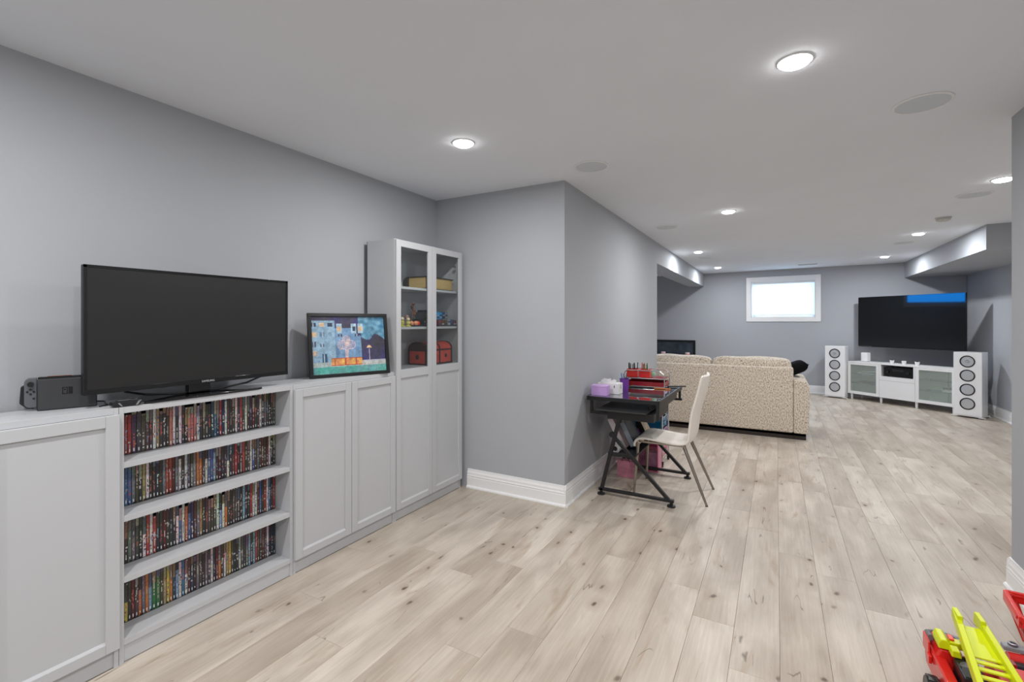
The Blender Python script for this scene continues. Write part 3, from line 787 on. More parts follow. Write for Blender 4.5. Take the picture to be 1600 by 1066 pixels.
# lower glass shelf
z = SZ[2] + .0005
t = thing('treasure_chest_box', 'dark red domed chest box with black straps on the lowest glass-door shelf', 'box', (-2.462, 2.865, z), R(0))
cr_ = mat('chest_red', (196, 74, 60), .5, noise=.2, nscale=18); st_ = mat('chest_strap', (58, 30, 30), .5)
L_, D_ = .33, .185
MB().box(-D_ / 2, D_ / 2, 0, L_, 0, .115, cr_).build('body', t, bevel=.002)
m = MB(); dome = [(-D_ / 2, .1155)] + [(-D_ / 2 * math.cos(R(a)), .125 + .055 * math.sin(R(a))) for a in range(0, 181, 15)] + [(D_ / 2, .1155)]
m.prism(dome, cr_, 'y', 0, L_); m.build('lid', t)
m = MB()
for y in (-.001, .155, L_ - .017):
    m.box(D_ / 2, D_ / 2 + .002, y, y + .018, 0, .125, st_)
    d2 = [(p * 1.02, q + .0015) for p, q in dome[1:-1]]
    m.prism(d2 + [(D_ / 2 - .002, .120), (-D_ / 2 + .002, .120)], st_, 'y', y, y + .018)
m.box(D_ / 2, D_ / 2 + .0022, 0, L_, .108, .122, st_).box(D_ / 2, D_ / 2 + .0022, 0, L_, 0, .012, st_)
m.box(-D_ / 2, D_ / 2, -.0022, -.0001, 0, .012, st_).box(-D_ / 2, D_ / 2, -.0022, -.0001, .108, .122, st_); m.box(-D_ / 2, -D_ / 2 + .014, -.0022, -.0001, 0, .12, st_).box(D_ / 2 - .014, D_ / 2, -.0022, -.0001, 0, .12, st_)
m.build('strap', t)
m = MB(); m.lathe([(.016, 0), (.014, .004)], st_, 10, (D_ / 2 + .0005, .075, .065), 'x').lathe([(.016, 0), (.014, .004)], st_, 10, (D_ / 2 + .0005, .245, .065), 'x').lathe([(.022, 0), (.018, .004)], st_, 6, (0, -.0005, .062), 'y'); m.build('medallion', t)
t = thing('slim_box', 'slim dark blue and white box standing at the left of the lowest glass shelf', 'box', (-2.41, 2.545, z))
MB().box(-.10, .02, 0, .030, 0, .082, mat('carton_white', (196, 196, 198), .5)).build('white_lower', t, bevel=.001)
MB().box(-.10, .02, 0, .030, .0825, .245, mat('carton_slate', (72, 88, 106), .45)).build('blue_upper', t, bevel=.001)

# ------------------------------------------------------------------ craft desk
ZT = .795
t = thing('craft_desk', 'black metal craft desk with a smoked glass top against the hall wall', 'desk', (0, 0, 0))
DX0, DX1, DY0, DY1 = -1.385, -.79, 3.745, 4.75
bm_ = blackmetal
MB().box(DX0 + .012, DX1 - .012, DY0 + .012, DY1 - .012, ZT - .006, ZT, mat('smoked_glass', (30, 44, 54), .03, spec=1.0, coat=1)).build('glass_top', t, bevel=.002)
m = MB()
m.box(DX0, DX1, DY0, DY0 + .024, ZT - .030, ZT - .0065, bm_).box(DX0, DX1, DY1 - .024, DY1, ZT - .030, ZT - .0065, bm_)
m.box(DX0, DX0 + .024, DY0 + .024, DY1 - .024, ZT - .030, ZT - .0065, bm_).box(DX1 - .024, DX1, DY0 + .024, DY1 - .024, ZT - .030, ZT - .0065, bm_)
m.box(DX0, DX1, DY0, DY0 + .011, ZT - .006, ZT, bm_).box(DX0, DX1, DY1 - .011, DY1, ZT - .006, ZT, bm_).box(DX0, DX0 + .011, DY0, DY1, ZT - .006, ZT, bm_).box(DX1 - .011, DX1, DY0, DY1, ZT - .006, ZT, bm_)
m.build('top_frame', t, bevel=.0015)
m = MB()   # near side hanging loop
m.box(DX0 + .03, DX0 + .052, DY0, DY0 + .022, ZT - .12, ZT - .030, bm_).box(DX0 + .03, DX1 - .10, DY0, DY0 + .022, ZT - .142, ZT - .12, bm_).box(DX1 - .026, DX1 - .002, DY0, DY0 + .024, ZT - .155, ZT - .030, bm_)
m.build('side_bracket', t, bevel=.002)
m = MB()   # front apron, far bracket loop
m.box(DX1 - .020, DX1 - .004, DY0 + .03, DY1 - .25, ZT - .075, ZT - .030, bm_)
m.box(DX1 - .02, DX1, DY1 - .08, DY1 - .058, ZT - .105, ZT - .030, bm_).box(DX1 - .10, DX1 + .01, DY1 - .08, DY1 - .05, ZT - .125, ZT - .105, bm_)
m.build('front_apron', t, bevel=.002)
MB().box(-1.285, -.875, 3.675, 4.22, .694, .706, mat('black_tray', (46, 47, 48), .45)).build('sliding_tray', t, bevel=.002)
m = MB(); m.box(-1.20, -.83, 3.72, 4.30, .628, .690, bm_); m.build('tray_drawer', t, bevel=.003)
MB().lathe([(.010, 0), (.010, .016), (.016, .018), (.016, .03)], bm_, 14, (-.875, 3.80, .7085)).build('clamp_knob', t)
for (yy, idx) in ((3.735, 0), (4.49, 1)):
    a0 = Vector((-1.255, yy, .03)); top = Vector((-1.105, yy, .63)); f1 = Vector((-.715, yy, .045)); hinge = Vector((-1.165, yy, .50))
    MB().bar(a0, top, .028, .030, bm_).build('leg', t, bevel=.003)
    MB().bar(f1, hinge, .028, .026, bm_).build('leg_brace', t, bevel=.003)
    MB().bar((-1.275, yy, .045), (-.68, yy, .045), .030, .022, bm_).build('foot_rail', t, bevel=.003)
    MB().bar((-1.195, yy, .342), (-1.02, yy, .342), .020, .030, bm_).build('cross_bar', t, bevel=.002)
    MB().lathe([(.022, -.012), (.022, .012)], bm_, 16, (hinge.x, yy, hinge.z), 'y').build('hinge_knob', t)
    for xx in (-1.255, -.70):
        MB().lathe([(.030, 0.0008), (.032, .004), (.030, .012), (.012, .016), (.012, .034)], bm_, 20, (xx, yy, 0)).build('leveling_foot', t)
MB().box(-1.20, -.985, 3.752, 4.472, .322, .330, bm_).build('lower_shelf', t, bevel=.002)
MB().bar((-1.10, 3.735, .615), (-1.10, 4.49, .615), .03, .03, bm_).build('top_rail', t)

# things under the desk
t = thing('tape_roll', 'white paper roll seen end-on beside the black desk leg', 'roll', (-1.16, 3.80, .3695), R(0))
m = MB(); m.lathe([(.020, 0), (.039, 0), (.039, -.09), (.020, -.09), (.020, 0)], mat('roll_white', (214, 214, 212), .6), 28, (0, 0, 0), 'y', cap=False); m.build('paper', t)
m = MB(); m.lathe([(.0001, -.004), (.0195, -.004), (.0195, -.0905), (.0001, -.0905)], mat('roll_core', (50, 46, 44), .8), 28, (0, 0, 0), 'y', cap=False); m.build('core', t)
def leaning(name, lab, cat, x, y, z, L, Hh, T, tilt, m1, m2=None):
    t = thing(name, lab, cat, (x, y, z), 0, ry=-R(tilt))
    o = MB().box(0, T, 0, L, 0, Hh, m1).build('cover', t, bevel=.003)
    if m2: MB().box(.002, T - .002, -.0008, .001, .01, Hh - .01, m2).build('pages', t)
    return t
pz = .3635
leaning('portfolio', 'grey-mauve folder leaning under the desk, nearest the hall wall', 'folder', -1.143, 3.93, .3315, .26, .28, .05, 27, mat('folder_mauve', (158, 134, 138), .5, noise=.3, nscale=14), mat('folder_pale', (200, 190, 190), .5))
leaning('binder', 'navy blue binder leaning in the middle of the items under the desk', 'binder', -1.085, 4.02, .3315, .24, .31, .045, 27, mat('binder_navy', (38, 48, 68), .4), mat('binder_edge', (160, 170, 180), .4))
leaning('scrapbook', 'beige patterned scrapbook leaning under the desk beside the chair seat', 'book', -1.04, 4.305, .3315, .165, .33, .05, 27, mat('scrap_beige', (176, 160, 136), .6, noise=.45, nscale=30), blackp)
t = thing('storage_case', 'translucent pink craft storage case on the floor under the desk', 'case', (-1.235, 4.515, .001), R(0))
pk = mat('pink_plastic', (216, 120, 156), .3); tp = glass('clear_lilac_plastic', (246, 228, 238), .08)
MB().box(-.02, .27, .0, .16, 0, .012, pk).box(-.02, .27, 0, .16, .30, .312, pk).box(-.02, -.008, 0, .16, .012, .30, pk).box(.258, .27, 0, .16, .012, .30, pk).build('case_frame', t, bevel=.003)
MB().box(-.008, .258, .01, .014, .012, .30, tp).build('clear_front', t)
m = MB(); m.box(0, .16, .04, .12, .013, .09, mat('paper_pile', (228, 210, 214), .7, noise=.3, nscale=20)).box(.02, .13, .05, .11, .0905, .20, mat('paper_pile2', (206, 190, 192), .7, noise=.4, nscale=25)).box(.16, .25, .04, .12, .013, .17, mat('paper_lilac', (212, 196, 214), .7, noise=.25, nscale=20)); m.build('contents', t)
t = thing('gift_bag', 'small pink paper bag on the floor by the hall wall under the desk', 'bag', (-1.27, 4.24, .001))
m = MB(); m.prism([(0, 0), (.15, 0), (.155, .15), (-.004, .15)], mat('pink_paper', (196, 126, 146), .6, noise=.2, nscale=20), 'y', 0, .07); m.build('bag_body', t)
m = MB(); m.tube([(.04, -.002, .145), (.05, -.002, .19), (.075, -.002, .21), (.10, -.002, .19), (.11, -.002, .145)], .003, blackp, 6); m.build('bag_handle', t)

# rolling drawer cart
t = thing('drawer_cart', 'chrome rolling cart with blue and pink plastic drawers behind the craft desk', 'cart', (-1.345, 4.72, 0))
cw_, cd_ = .375, .30
for (x, y) in ((0, 0), (cw_, 0), (0, cd_), (cw_, cd_)):
    MB().tube([(x, y, .05), (x, y, .60)], .008, chrome, 10).build('post', t)
    m = MB(); m.lathe([(.024, -.010), (.024, .010)], blackp, 18, (x, y, .0245), 'x'); m.box(x - .013, x + .013, y - .008, y + .008, .028, .052, blackp); m.build('caster', t)
m = MB()
for z_ in (.065, .225, .355, .475, .598):
    m.tube([(0, 0, z_), (cw_, 0, z_)], .004, chrome, 6).tube([(cw_, 0, z_), (cw_, cd_, z_)], .004, chrome, 6).tube([(0, cd_, z_), (cw_, cd_, z_)], .004, chrome, 6).tube([(0, 0, z_), (0, cd_, z_)], .004, chrome, 6)
m.build('wire_frame', t)
for (z0_, z1_, cc, nm) in ((.075, .215, (214, 90, 140), 'pink'), (.235, .345, (150, 90, 170), 'purple'), (.365, .465, (20, 120, 170), 'blue'), (.485, .59, (20, 120, 170), 'blue')):
    dmm = mat('drawer_' + nm, cc, .15, coat=.3)
    d = MB(); d.box(.012, cw_ - .012, .010, .018, z0_, z1_, dmm).box(.012, cw_ - .012, cd_ - .02, cd_ - .012, z0_, z1_, dmm).box(.012, .020, .018, cd_ - .02, z0_, z1_, dmm).box(cw_ - .020, cw_ - .012, .018, cd_ - .02, z0_, z1_, dmm).box(.020, cw_ - .020, .018, cd_ - .02, z0_, z0_ + .006, dmm)
    dr = d.build('drawer', t, bevel=.004); tag(dr, nm + ' plastic drawer')
    MB().lathe([(.006, 0), (.006, .01), (.012, .016), (.010, .024)], chrome, 12, (cw_ - .011, cd_ * .35, (z0_ + z1_) / 2), 'x').build('knob', dr)
    MB().lathe([(.006, 0), (.006, .01), (.012, .016), (.010, .024)], chrome, 12, (cw_ / 2, .009, (z0_ + z1_) / 2), 'y').build('knob', dr)

# desk-top things
zt = ZT + .0006
t = thing('small_box', 'lilac cardboard box with a lid at the near corner of the desk', 'box', (-1.365, 3.80, zt), R(2))
lil = mat('lilac_card', (196, 158, 220), .55); MB().box(0, .135, 0, .09, 0, .072, lil).build('box_body', t, bevel=.002); MB().box(-.002, .137, -.002, .092, .0725, .086, mat('lilac_lid', (206, 172, 226), .55)).build('box_lid', t, bevel=.002)
t = thing('tissue_box', 'white tissue box with a tissue pulled out, beside the lilac box', 'tissue box', (-1.355, 3.935, zt), R(0))
wp = mat('white_card', (232, 230, 232), .6); MB().box(0, .19, 0, .11, 0, .092, wp).build('carton', t, bevel=.003)
m = MB(); 
for k in range(5):
    a = k * 1.25; m.prism([(.04, .09), (.15, .09), (.16 - .01 * k, .118 + .006 * math.sin(a * 2)), (.10, .106), (.05 + .012 * k, .126 + .004 * math.cos(a)), (.02, .11)], wp, 'y', .03 + .010 * k, .033 + .010 * k)
m.build('tissue', t)
MB().box(.1905, .1915, .045, .055, .045, .075, blackp).build('slot_mark', t)
MB().box(.145, .152, -.001, -.0002, .055, .075, blackp).build('slot_mark', t)
t = thing('pen_cup', 'purple plastic pen cup between the tissue box and the red trays', 'cup', (-1.20, 4.22, zt))
pu = mat('purple_plastic', (118, 60, 160), .35); MB().lathe([(.034, 0), (.042, .105), (.045, .108), (.040, .106), (.032, .006), (.0001, .005)], pu, 28).build('cup_body', t)
for (a, b_, cc, nm) in ((.008, .006, (60, 66, 76), 'pen_dark'), (-.012, -.004, (70, 130, 190), 'pen_blue'), (.0, -.014, (120, 128, 140), 'pen_grey')):
    o = MB().tube([(-1.20 + a, 4.22 + b_, zt + .008), (-1.20 + a * 2.2, 4.22 + b_ * 2.2, zt + .155)], .0045, mat(nm, cc, .4), 8).build('pen')
    tag(o, {'pen_dark': 'dark grey', 'pen_blue': 'blue', 'pen_grey': 'pale grey'}[nm] + ' pen standing in the purple pen cup', 'pen', 'pens in the purple cup')
t = thing('glue_bottle', 'tan and black glue bottle standing left of the chrome letter tray', 'bottle', (-1.235, 4.40, zt))
MB().lathe([(.019, 0), (.020, .004), (.020, .052), (.012, .062)], mat('tan_label', (196, 160, 92), .5), 20).build('bottle_body', t)
MB().lathe([(.012, .0625), (.012, .082), (.005, .095)], blackp, 16).build('cap', t)
# chrome two-tier letter tray
t = thing('letter_tray', 'two-tier chrome wire letter tray with red shelves on the desk top', 'tray', (-1.27, 4.47, zt))
TW, TD = .37, .24
for y in (0, TD):
    p = [(0, y, .005), (0, y, .12)] + [(a, y, c) for a, c in arc(.035, .125, .035, 180, 90, 5)] + [(a, y, c) for a, c in arc(TW - .06, .10, .06, 90, 0, 7)] + [(TW, y, .005)]
    MB().tube(p, .005, chrome, 8).build('side_hoop', t)
m = MB()
for z_ in (.012, .088): 
    m.tube([(0, 0, z_), (TW, 0, z_), (TW, TD, z_), (0, TD, z_), (0, 0, z_)], .0045, chrome, 8)
m.build('wire_rail', t)
MB().box(.006, TW - .006, .006, TD - .006, .010, .013, dredp).box(.006, TW - .006, .006, .009, .013, .055, dredp).box(.006, TW - .006, TD - .009, TD - .006, .013, .055, dredp).box(.006, .009, .009, TD - .009, .013, .055, dredp).box(TW - .009, TW - .006, .009, TD - .009, .013, .055, dredp).build('lower_shelf', t, bevel=.001)
MB().box(.006, TW - .006, .006, TD - .006, .087, .090, dredp).build('upper_shelf', t)
def pen_box(x, y, lab, pens, seed, name='red_box'):
    t = thing('pen_holder', lab, 'pen holder', (x, y, zt + .0928))
    m = MB(); m.box(0, .10, 0, .08, 0, .003, redp).box(0, .10, 0, .003, .003, .075, redp).box(0, .10, .077, .08, .003, .075, redp).box(0, .003, .003, .077, .003, .075, redp).box(.097, .10, .003, .077, .003, .075, redp); m.build('bin', t, bevel=.0015)
    rr = random.Random(seed)
    for i, cc in enumerate(pens):
        px = .014 + .072 * i / max(1, len(pens) - 1); py = .014 + rr.random() * .05
        dx, dy = rr.uniform(-.010, .010), rr.uniform(-.01, .01)
        o = MB().tube([(x + px, y + py, zt + .0965), (x + px + dx, y + py + dy, zt + .0965 + rr.uniform(.11, .135))], .0042, mat('pencil_%s' % cc[1], cc[0], .5), 7).build('pencil')
        side = 'left' if 'left' in lab else 'right'
        tag(o, '%s pencil, %s from the left in the %s red pen box' % (cc[1].replace('_', ' '), ordinal(i + 1), side), 'pencil', 'pencils in the red boxes')
BKc, GNc, ORc, RDc, BRc, WTc = ((28, 28, 30), 'black'), ((60, 130, 80), 'green'), ((220, 130, 60), 'orange'), ((190, 70, 60), 'red'), ((130, 90, 60), 'brown'), ((210, 205, 200), 'white')
pen_box(-1.258, 4.50, 'left of two red pen boxes on the letter tray, full of black markers', [BKc] * 8, 3)
pen_box(-1.14, 4.50, 'right of two red pen boxes on the letter tray, full of coloured pencils', [RDc, BRc, ORc, ORc, BRc, GNc, GNc, WTc], 5)
o = tag(MB().lathe([(.0001, 0), (.028, .006), (.036, .03), (.028, .055), (.0001, .062)], mat('mint_ball', (150, 205, 172), .5), 20, (-1.045 + .0, 4.60, zt + .0928)).build('ball'), 'pale green ball on the upper tray right of the pencils', 'ball')
o = tag(MB().tube([(-.985, 4.44, zt + .006), (-.84, 4.455, zt + .006)], .005, mat('pencil_orange', (230, 140, 40), .5), 8).build('pencil'), 'orange pencil lying on the glass desk top by the tray', 'pencil')
o = tag(MB().tube([(-.90, 4.62, zt + .008), (-.74, 4.66, zt + .012)], .006, blackp, 8).build('marker'), 'black marker lying at the far right edge of the desk', 'marker')

# ------------------------------------------------------------------ chair
t = thing('side_chair', 'cream leatherette chair with a high curved back and steel legs at the desk', 'chair', (-.76, 4.09, 0), 0)
lea = mat('cream_leatherette', (240, 233, 223), .42, bump=.15, bscale=120)
prof = [(-.275, .375), (-.278, .41), (-.262, .445), (-.225, .468), (-.15, .470), (-.05, .458), (.05, .450), (.115, .452), (.150, .47), (.168, .51), (.176, .57), (.184, .66), (.205, .75), (.232, .84), (.250, .92), (.265, 1.0)]
m = MB(); n = len(prof); T = .034; cols = 7
def off(i):
    a = Vector((prof[max(i - 1, 0)][0], prof[max(i - 1, 0)][1])); b_ = Vector((prof[min(i + 1, n - 1)][0], prof[min(i + 1, n - 1)][1])); d = (b_ - a).normalized(); return Vector((d.y, -d.x))
for layer in (0, 1):
    for i, (px, pz_) in enumerate(prof):
        d = off(i)
        hw = .205 if i < 9 else .205 - .018 * (i - 9) / 6
        for c_ in range(cols):
            v = -1 + 2 * c_ / (cols - 1); y = hw * v
            dish = (.012 if i < 9 else .030) * v * v
            q = Vector((px, pz_)) - d * dish * (1 if i > 8 else .6) + d * (T if layer else 0)
            edge = .006 if abs(v) > .99 else 0
            q = q + d * (edge if not layer else -edge)
            m.v.append((q.x, y, q.y))
def vi(l, i, c_): return l * n * cols + i * cols + c_
for i in range(n - 1):
    for c_ in range(cols - 1):
        m.face([vi(0, i, c_), vi(0, i, c_ + 1), vi(0, i + 1, c_ + 1), vi(0, i + 1, c_)], lea); m.face([vi(1, i, c_), vi(1, i + 1, c_), vi(1, i + 1, c_ + 1), vi(1, i, c_ + 1)], lea)
    for c_ in (0, cols - 1): m.face([vi(0, i, c_), vi(0, i + 1, c_), vi(1, i + 1, c_), vi(1, i, c_)], lea)
for i in (0, n - 1):
    for c_ in range(cols - 1): m.face([vi(0, i, c_), vi(0, i, c_ + 1), vi(1, i, c_ + 1), vi(1, i, c_)], lea)
m.build('seat_shell', t, subsurf=1)
for (x0, y0, x1, y1) in ((.118, -.15, .295, -.215), (.118, .15, .295, .215), (-.240, -.175, -.262, -.215), (-.240, .175, -.262, .215)):
    MB().tube([(x0, y0, .425 if x0 > 0 else .415), (x1, y1, .004)], .0145, brushed, 14, r2=.009).build('leg', t)
    MB().lathe([(.010, 0), (.010, .006)], blackp, 12, (x1, y1, .0003)).build('foot_cap', t)
m = MB(); m.bar((-.235, -.16, .424), (.13, -.16, .424), .02, .012, brushed).bar((-.235, .16, .424), (.13, .16, .424), .02, .012, brushed).bar((.118, -.16, .424), (.118, .16, .424), .02, .012, brushed); m.build('under_frame', t)

# ------------------------------------------------------------------ sofa
def soft_box(x0, x1, y0, y1, z0, z1, mm, name, parent, r=.05, puff=0.03, seg=(8, 4, 4), seed=0):
    """pillow-like box: subdivided box with rounded edges and slight crown"""
    import bmesh
    bm = bmesh.new(); bmesh.ops.create_cube(bm, size=2)
    bmesh.ops.subdivide_edges(bm, edges=bm.edges, cuts=7, use_grid_fill=True)
    cx, cy, cz = (x0 + x1) / 2, (y0 + y1) / 2, (z0 + z1) / 2; hx, hy, hz = (x1 - x0) / 2, (y1 - y0) / 2, (z1 - z0) / 2
    for v in bm.verts:
        p = v.co.copy(); q = Vector((p.x * hx, p.y * hy, p.z * hz))
        inner = Vector((max(-hx + r, min(hx - r, q.x)), max(-hy + r, min(hy - r, q.y)), max(-hz + r, min(hz - r, q.z))))
        d = q - inner
        if d.length > 1e-6: q = inner + d.normalized() * r if d.length > r * .999 else q
        cr2 = (1 - p.x ** 2) * (1 - p.y ** 2)
        if p.z > .9: q.z += puff * cr2 + (.4 * puff + .012) * mn.noise(Vector((q.x * 5 + seed, q.y * 5, 0)))
        cr3 = (1 - p.x ** 2) * (1 - p.z ** 2)
        if abs(p.y) > .9: q.y += math.copysign(puff * .6 * cr3, p.y)
        v.co = q + Vector((cx, cy, cz))
    me = bpy.data.meshes.new(name); bm.to_mesh(me); bm.free(); me.materials.append(mm)
    me.polygons.foreach_set('use_smooth', [True] * len(me.polygons))
    o = bpy.data.objects.new(name, me); C.objects.link(o); o.parent = parent
    md = o.modifiers.new('s', 'SUBSURF'); md.levels = 1; md.render_levels = 1
    return o
t = thing('sofa', 'beige tweed two-cushion sofa seen from behind, facing the far wall', 'sofa', (-.75, 6.60, 0))
# local x: -1.07 .. 1.07
m = MB(); m.box(-.93, .93, 0, .17, .075, .862, tweed); m.build('backrest', t, bevel=.02, seg=3)
m = MB(); m.box(-.92, .92, .172, .93, .075, .30, tweed); m.build('seat_base', t, bevel=.02, seg=3)
for s_ in (-1, 1):
    m = MB(); xa, xb = sorted((s_ * .932, s_ * 1.085))
    m.prism([(xa, .075), (xb, .075), (xb + (.012 if s_ > 0 else 0), .60), (xb + (.006 if s_ > 0 else -.006), .66), (xb - .02 * s_ if s_ > 0 else xb, .70), (xa if s_ > 0 else xa + .02, .715), (xa, .70)], tweed, 'y', 0, .95)
    m.build('arm', t, bevel=.018, seg=3)
soft_box(-.925, -.006, .10, .33, .40, .955, tweed, 'back_cushion', t, .045, .016, seed=1)
soft_box(.006, .915, .10, .33, .40, .955, tweed, 'back_cushion', t, .045, .016, seed=5)
soft_box(-.925, -.004, .30, .93, .302, .46, tweed, 'seat_cushion', t, .05, .02, seed=9)
soft_box(.004, .925, .30, .93, .302, .46, tweed, 'seat_cushion', t, .05, .02, seed=12)
MB().box(-1.06, 1.06, .02, .90, .045, .0745, mat('sofa_underside', (30, 28, 28), .9)).build('underside', t)
m = MB(); wd = mat('dark_wood_foot', (40, 30, 26), .5)
for x in (-1.0, 1.0):
    for y in (.02, .83): MB().box(x - .06, x + .06, y, y + .07, .0005, .0745, wd).build('foot', t, bevel=.004)
MB().box(-.94, .94, .02, .06, .0005, .0745, wd).build('base_rail', t)
# black throw cushion
m = MB(); n_ = 14; pm = mat('black_velvet', (20, 20, 23), .9, spec=.1)
for l_ in (1, -1):
    for i in range(n_ + 1):
        for j in range(n_ + 1):
            a, b_ = -1 + 2 * i / n_, -1 + 2 * j / n_
            pinch = 1 - .10 * (1 - a * a) * abs(b_) ** 3 ; pinch2 = 1 - .10 * (1 - b_ * b_) * abs(a) ** 3
            m.v.append((a * .165 * pinch2, b_ * .18 * pinch, l_ * .075 * ((1 - a ** 4) * (1 - b_ ** 4)) ** .6 + l_ * .002))
q_ = (n_ + 1) ** 2
for l_ in (0, 1):
    for i in range(n_):
        for j in range(n_):
            k0 = l_ * q_ + i * (n_ + 1) + j; m.face([k0, k0 + 1, k0 + n_ + 2, k0 + n_ + 1] if l_ else [k0, k0 + n_ + 1, k0 + n_ + 2, k0 + 1], pm)
for i in range(n_):
    for (a, b_) in ((i, i + 1), (i * (n_ + 1), (i + 1) * (n_ + 1)), (n_ * (n_ + 1) + i, n_ * (n_ + 1) + i + 1), (i * (n_ + 1) + n_, (i + 1) * (n_ + 1) + n_)):
        m.face([a, b_, q_ + b_, q_ + a], pm)
cu = m.build('throw_pillow'); cu.location = (.198, 7.16, .812); cu.rotation_euler = (0, R(-25), R(4))
tag(cu, 'black throw pillow lying on the right arm of the beige sofa', 'pillow')

# dark framed picture beyond the sofa
t = thing('framed_picture', 'wide black framed dark picture on the far wall behind the sofa', 'picture', far(-1.12, -.003), frz)
m = MB(); m.box(0, .92, -.025, 0, .56, .60, fm).box(0, .92, -.025, 0, .965, 1.005, fm).box(0, .04, -.025, 0, .60, .965, fm).box(.88, .92, -.025, 0, .60, .965, fm); m.build('frame', t, bevel=.003)
MB().box(.04, .88, -.012, -.004, .60, .965, mat('dark_print', (58, 66, 74), .15, noise=.35, nscale=7)).build('print', t)
t2 = thing('side_table', 'low dark table behind the sofa under the black framed picture', 'table', far(-.70, -.40), frz)
MB().box(-.55, .62, -.15, .15, .50, .53, mat('dark_table', (40, 38, 38), .4)).build('table_top', t2, bevel=.003)
for x in (-.52, .59):
    for y in (-.12, .12): MB().box(x - .015, x + .015, y - .015, y + .015, .0005, .50, mat('dark_table', (40, 38, 38), .4)).build('leg', t2)
for (lx, lab) in ((-.105, 'pale pink candle jar behind the sofa back, left one'), (.425, 'pale pink candle jar behind the sofa back, right one')):
    t3 = thing('candle_jar', lab, 'candle', far(-.70 + lx, -.40, .5305), 0, 'candle jars behind the sofa')
    MB().lathe([(.045, 0), (.048, .004), (.048, .18), (.044, .185)], mat('jar_red', (205, 110, 110), .4), 24).build('jar', t3)
    MB().lathe([(.049, .1855), (.049, .218), (.0001, .22)], mat('jar_pink', (236, 214, 214), .4), 24).build('lid', t3)

# ------------------------------------------------------------------ far media corner
AC = Vector((1.15, 10.66, 0)); crz = -math.atan2(.652, .758)
t = thing('media_console', 'long low white media console with glass doors set across the far corner', 'media console', AC, crz)
CW, CD, CZ0, CZ1 = 1.64, .37, .105, .695
wj = whites
MB().box(0, CW, 0.0, CD, CZ1 - .02, CZ1, wj).build('top_panel', t, bevel=.002)
MB().box(0, CW, .02, CD, CZ0, CZ0 + .02, wj).build('bottom_panel', t, bevel=.002)
for x in (0, .5385, 1.0835, CW - .018):
    MB().box(x, x + .018, .02, CD, CZ0 + .02, CZ1 - .02, wj).build('side_panel', t)
MB().box(.0, CW, CD - .008, CD - .001, CZ0 + .02, CZ1 - .02, mat('console_back', (240, 242, 240), .5)).build('back_panel', t)
cg = glass('console_glass', (240, 246, 242), .04)
_nt = cg.node_tree; _o = [n for n in _nt.nodes if n.type == 'OUTPUT_MATERIAL'][0]; _src = _o.inputs[0].links[0].from_socket
_m = _nt.nodes.new('ShaderNodeMixShader'); _m.inputs[0].default_value = .17; _d = _nt.nodes.new('ShaderNodeBsdfDiffuse'); _d.inputs[0].default_value = (.88, .92, .88, 1)  # pale diffuse mixed into the pane stands in for a better lit interior
_nt.links.new(_src, _m.inputs[1]); _nt.links.new(_d.outputs[0], _m.inputs[2]); _nt.links.new(_m.outputs[0], _o.inputs[0])
for (x0, x1, side) in ((.003, .545, 1), (1.095, CW - .003, 0)):
    d = MB(); zb, zt_ = CZ0 + .002, CZ1 - .022; fs = .05
    d.box(x0, x0 + fs, 0, .018, zb, zt_, wj).box(x1 - fs, x1, 0, .018, zb, zt_, wj).box(x0 + fs, x1 - fs, 0, .018, zb, zb + fs, wj).box(x0 + fs, x1 - fs, 0, .018, zt_ - fs * .7, zt_, wj)
    door = d.build('door', t, bevel=.0015)
    MB().box(x0 + fs, x1 - fs, .007, .011, zb + fs, zt_ - fs * .7, cg).build('glass_pane', door)
    for z_ in (.30, .47):
        MB().box(x0 + .02, x1 - .02, .03, CD - .02, z_, z_ + .008, glass('shelf_glass', (225, 236, 232), .08)).build('glass_shelf', t)
MB().box(1.36, 1.366, CD - .02, CD - .0085, CZ0 + .02, CZ1 - .02, mat('seam_grey', (150, 152, 150), .6)).build('back_seam', t)
d = MB(); d.box(.549, 1.091, 0, .018, CZ0 + .002, .455, wj); dr = d.build('drawer', t, bevel=.0015)
MB().box(.549, 1.091, -.001, .0, .405, .410, mat('groove_grey', (190, 190, 192), .5)).build('groove', dr)
MB().box(.5565, 1.0835, .02, CD - .01, .452, .470, wj).build('niche_shelf', t)
m = MB(); m.box(.549, 1.091, 0, .019, .4555, .478, wj).box(.549, .575, 0, .019, .478, CZ1 - .021, wj).box(1.068, 1.091, 0, .019, .478, CZ1 - .021, wj); m.build('niche_frame', t)
for (x, y) in ((.05, .05), (.55, .05), (1.09, .05), (CW - .05, .05), (.05, CD - .05), (CW - .05, CD - .05)):
    MB().lathe([(.017, .0005), (.020, .104)], wj, 16, (x, y, 0)).build('leg', t)
def lp(x, y, z): # console local to world
    c_, s_ = math.cos(crz), math.sin(crz); return (AC.x + x * c_ - y * s_, AC.y + x * s_ + y * c_, z)
t = thing('receiver', 'black audio receiver in the open niche of the media console', 'receiver', lp(.60, .04, .4706), crz)
MB().box(0, .43, .008, .28, .012, .165, blackp).build('chassis', t, bevel=.003)
MB().box(0, .43, 0, .0075, .012, .165, mat('receiver_face', (16, 16, 18), .2)).build('front_panel', t, bevel=.002)
for x in (.06, .37): MB().lathe([(.026, 0), (.024, .014)], blackg, 20, (x, .0, .09), 'y').build('dial', t)
MB().box(.13, .30, -.001, 0, .105, .135, mat('display', (40, 46, 52), .1)).build('display', t)
for x in (.04, .39):
    MB().lathe([(.018, 0), (.018, .0118)], blackp, 12, (x, .05, 0)).build('foot', t)
t = thing('game_console', 'white and black game console lying flat behind the left glass door', 'game console', lp(.12, .09, .4792), crz)
sw = mat('console_white', (236, 236, 238), .35)
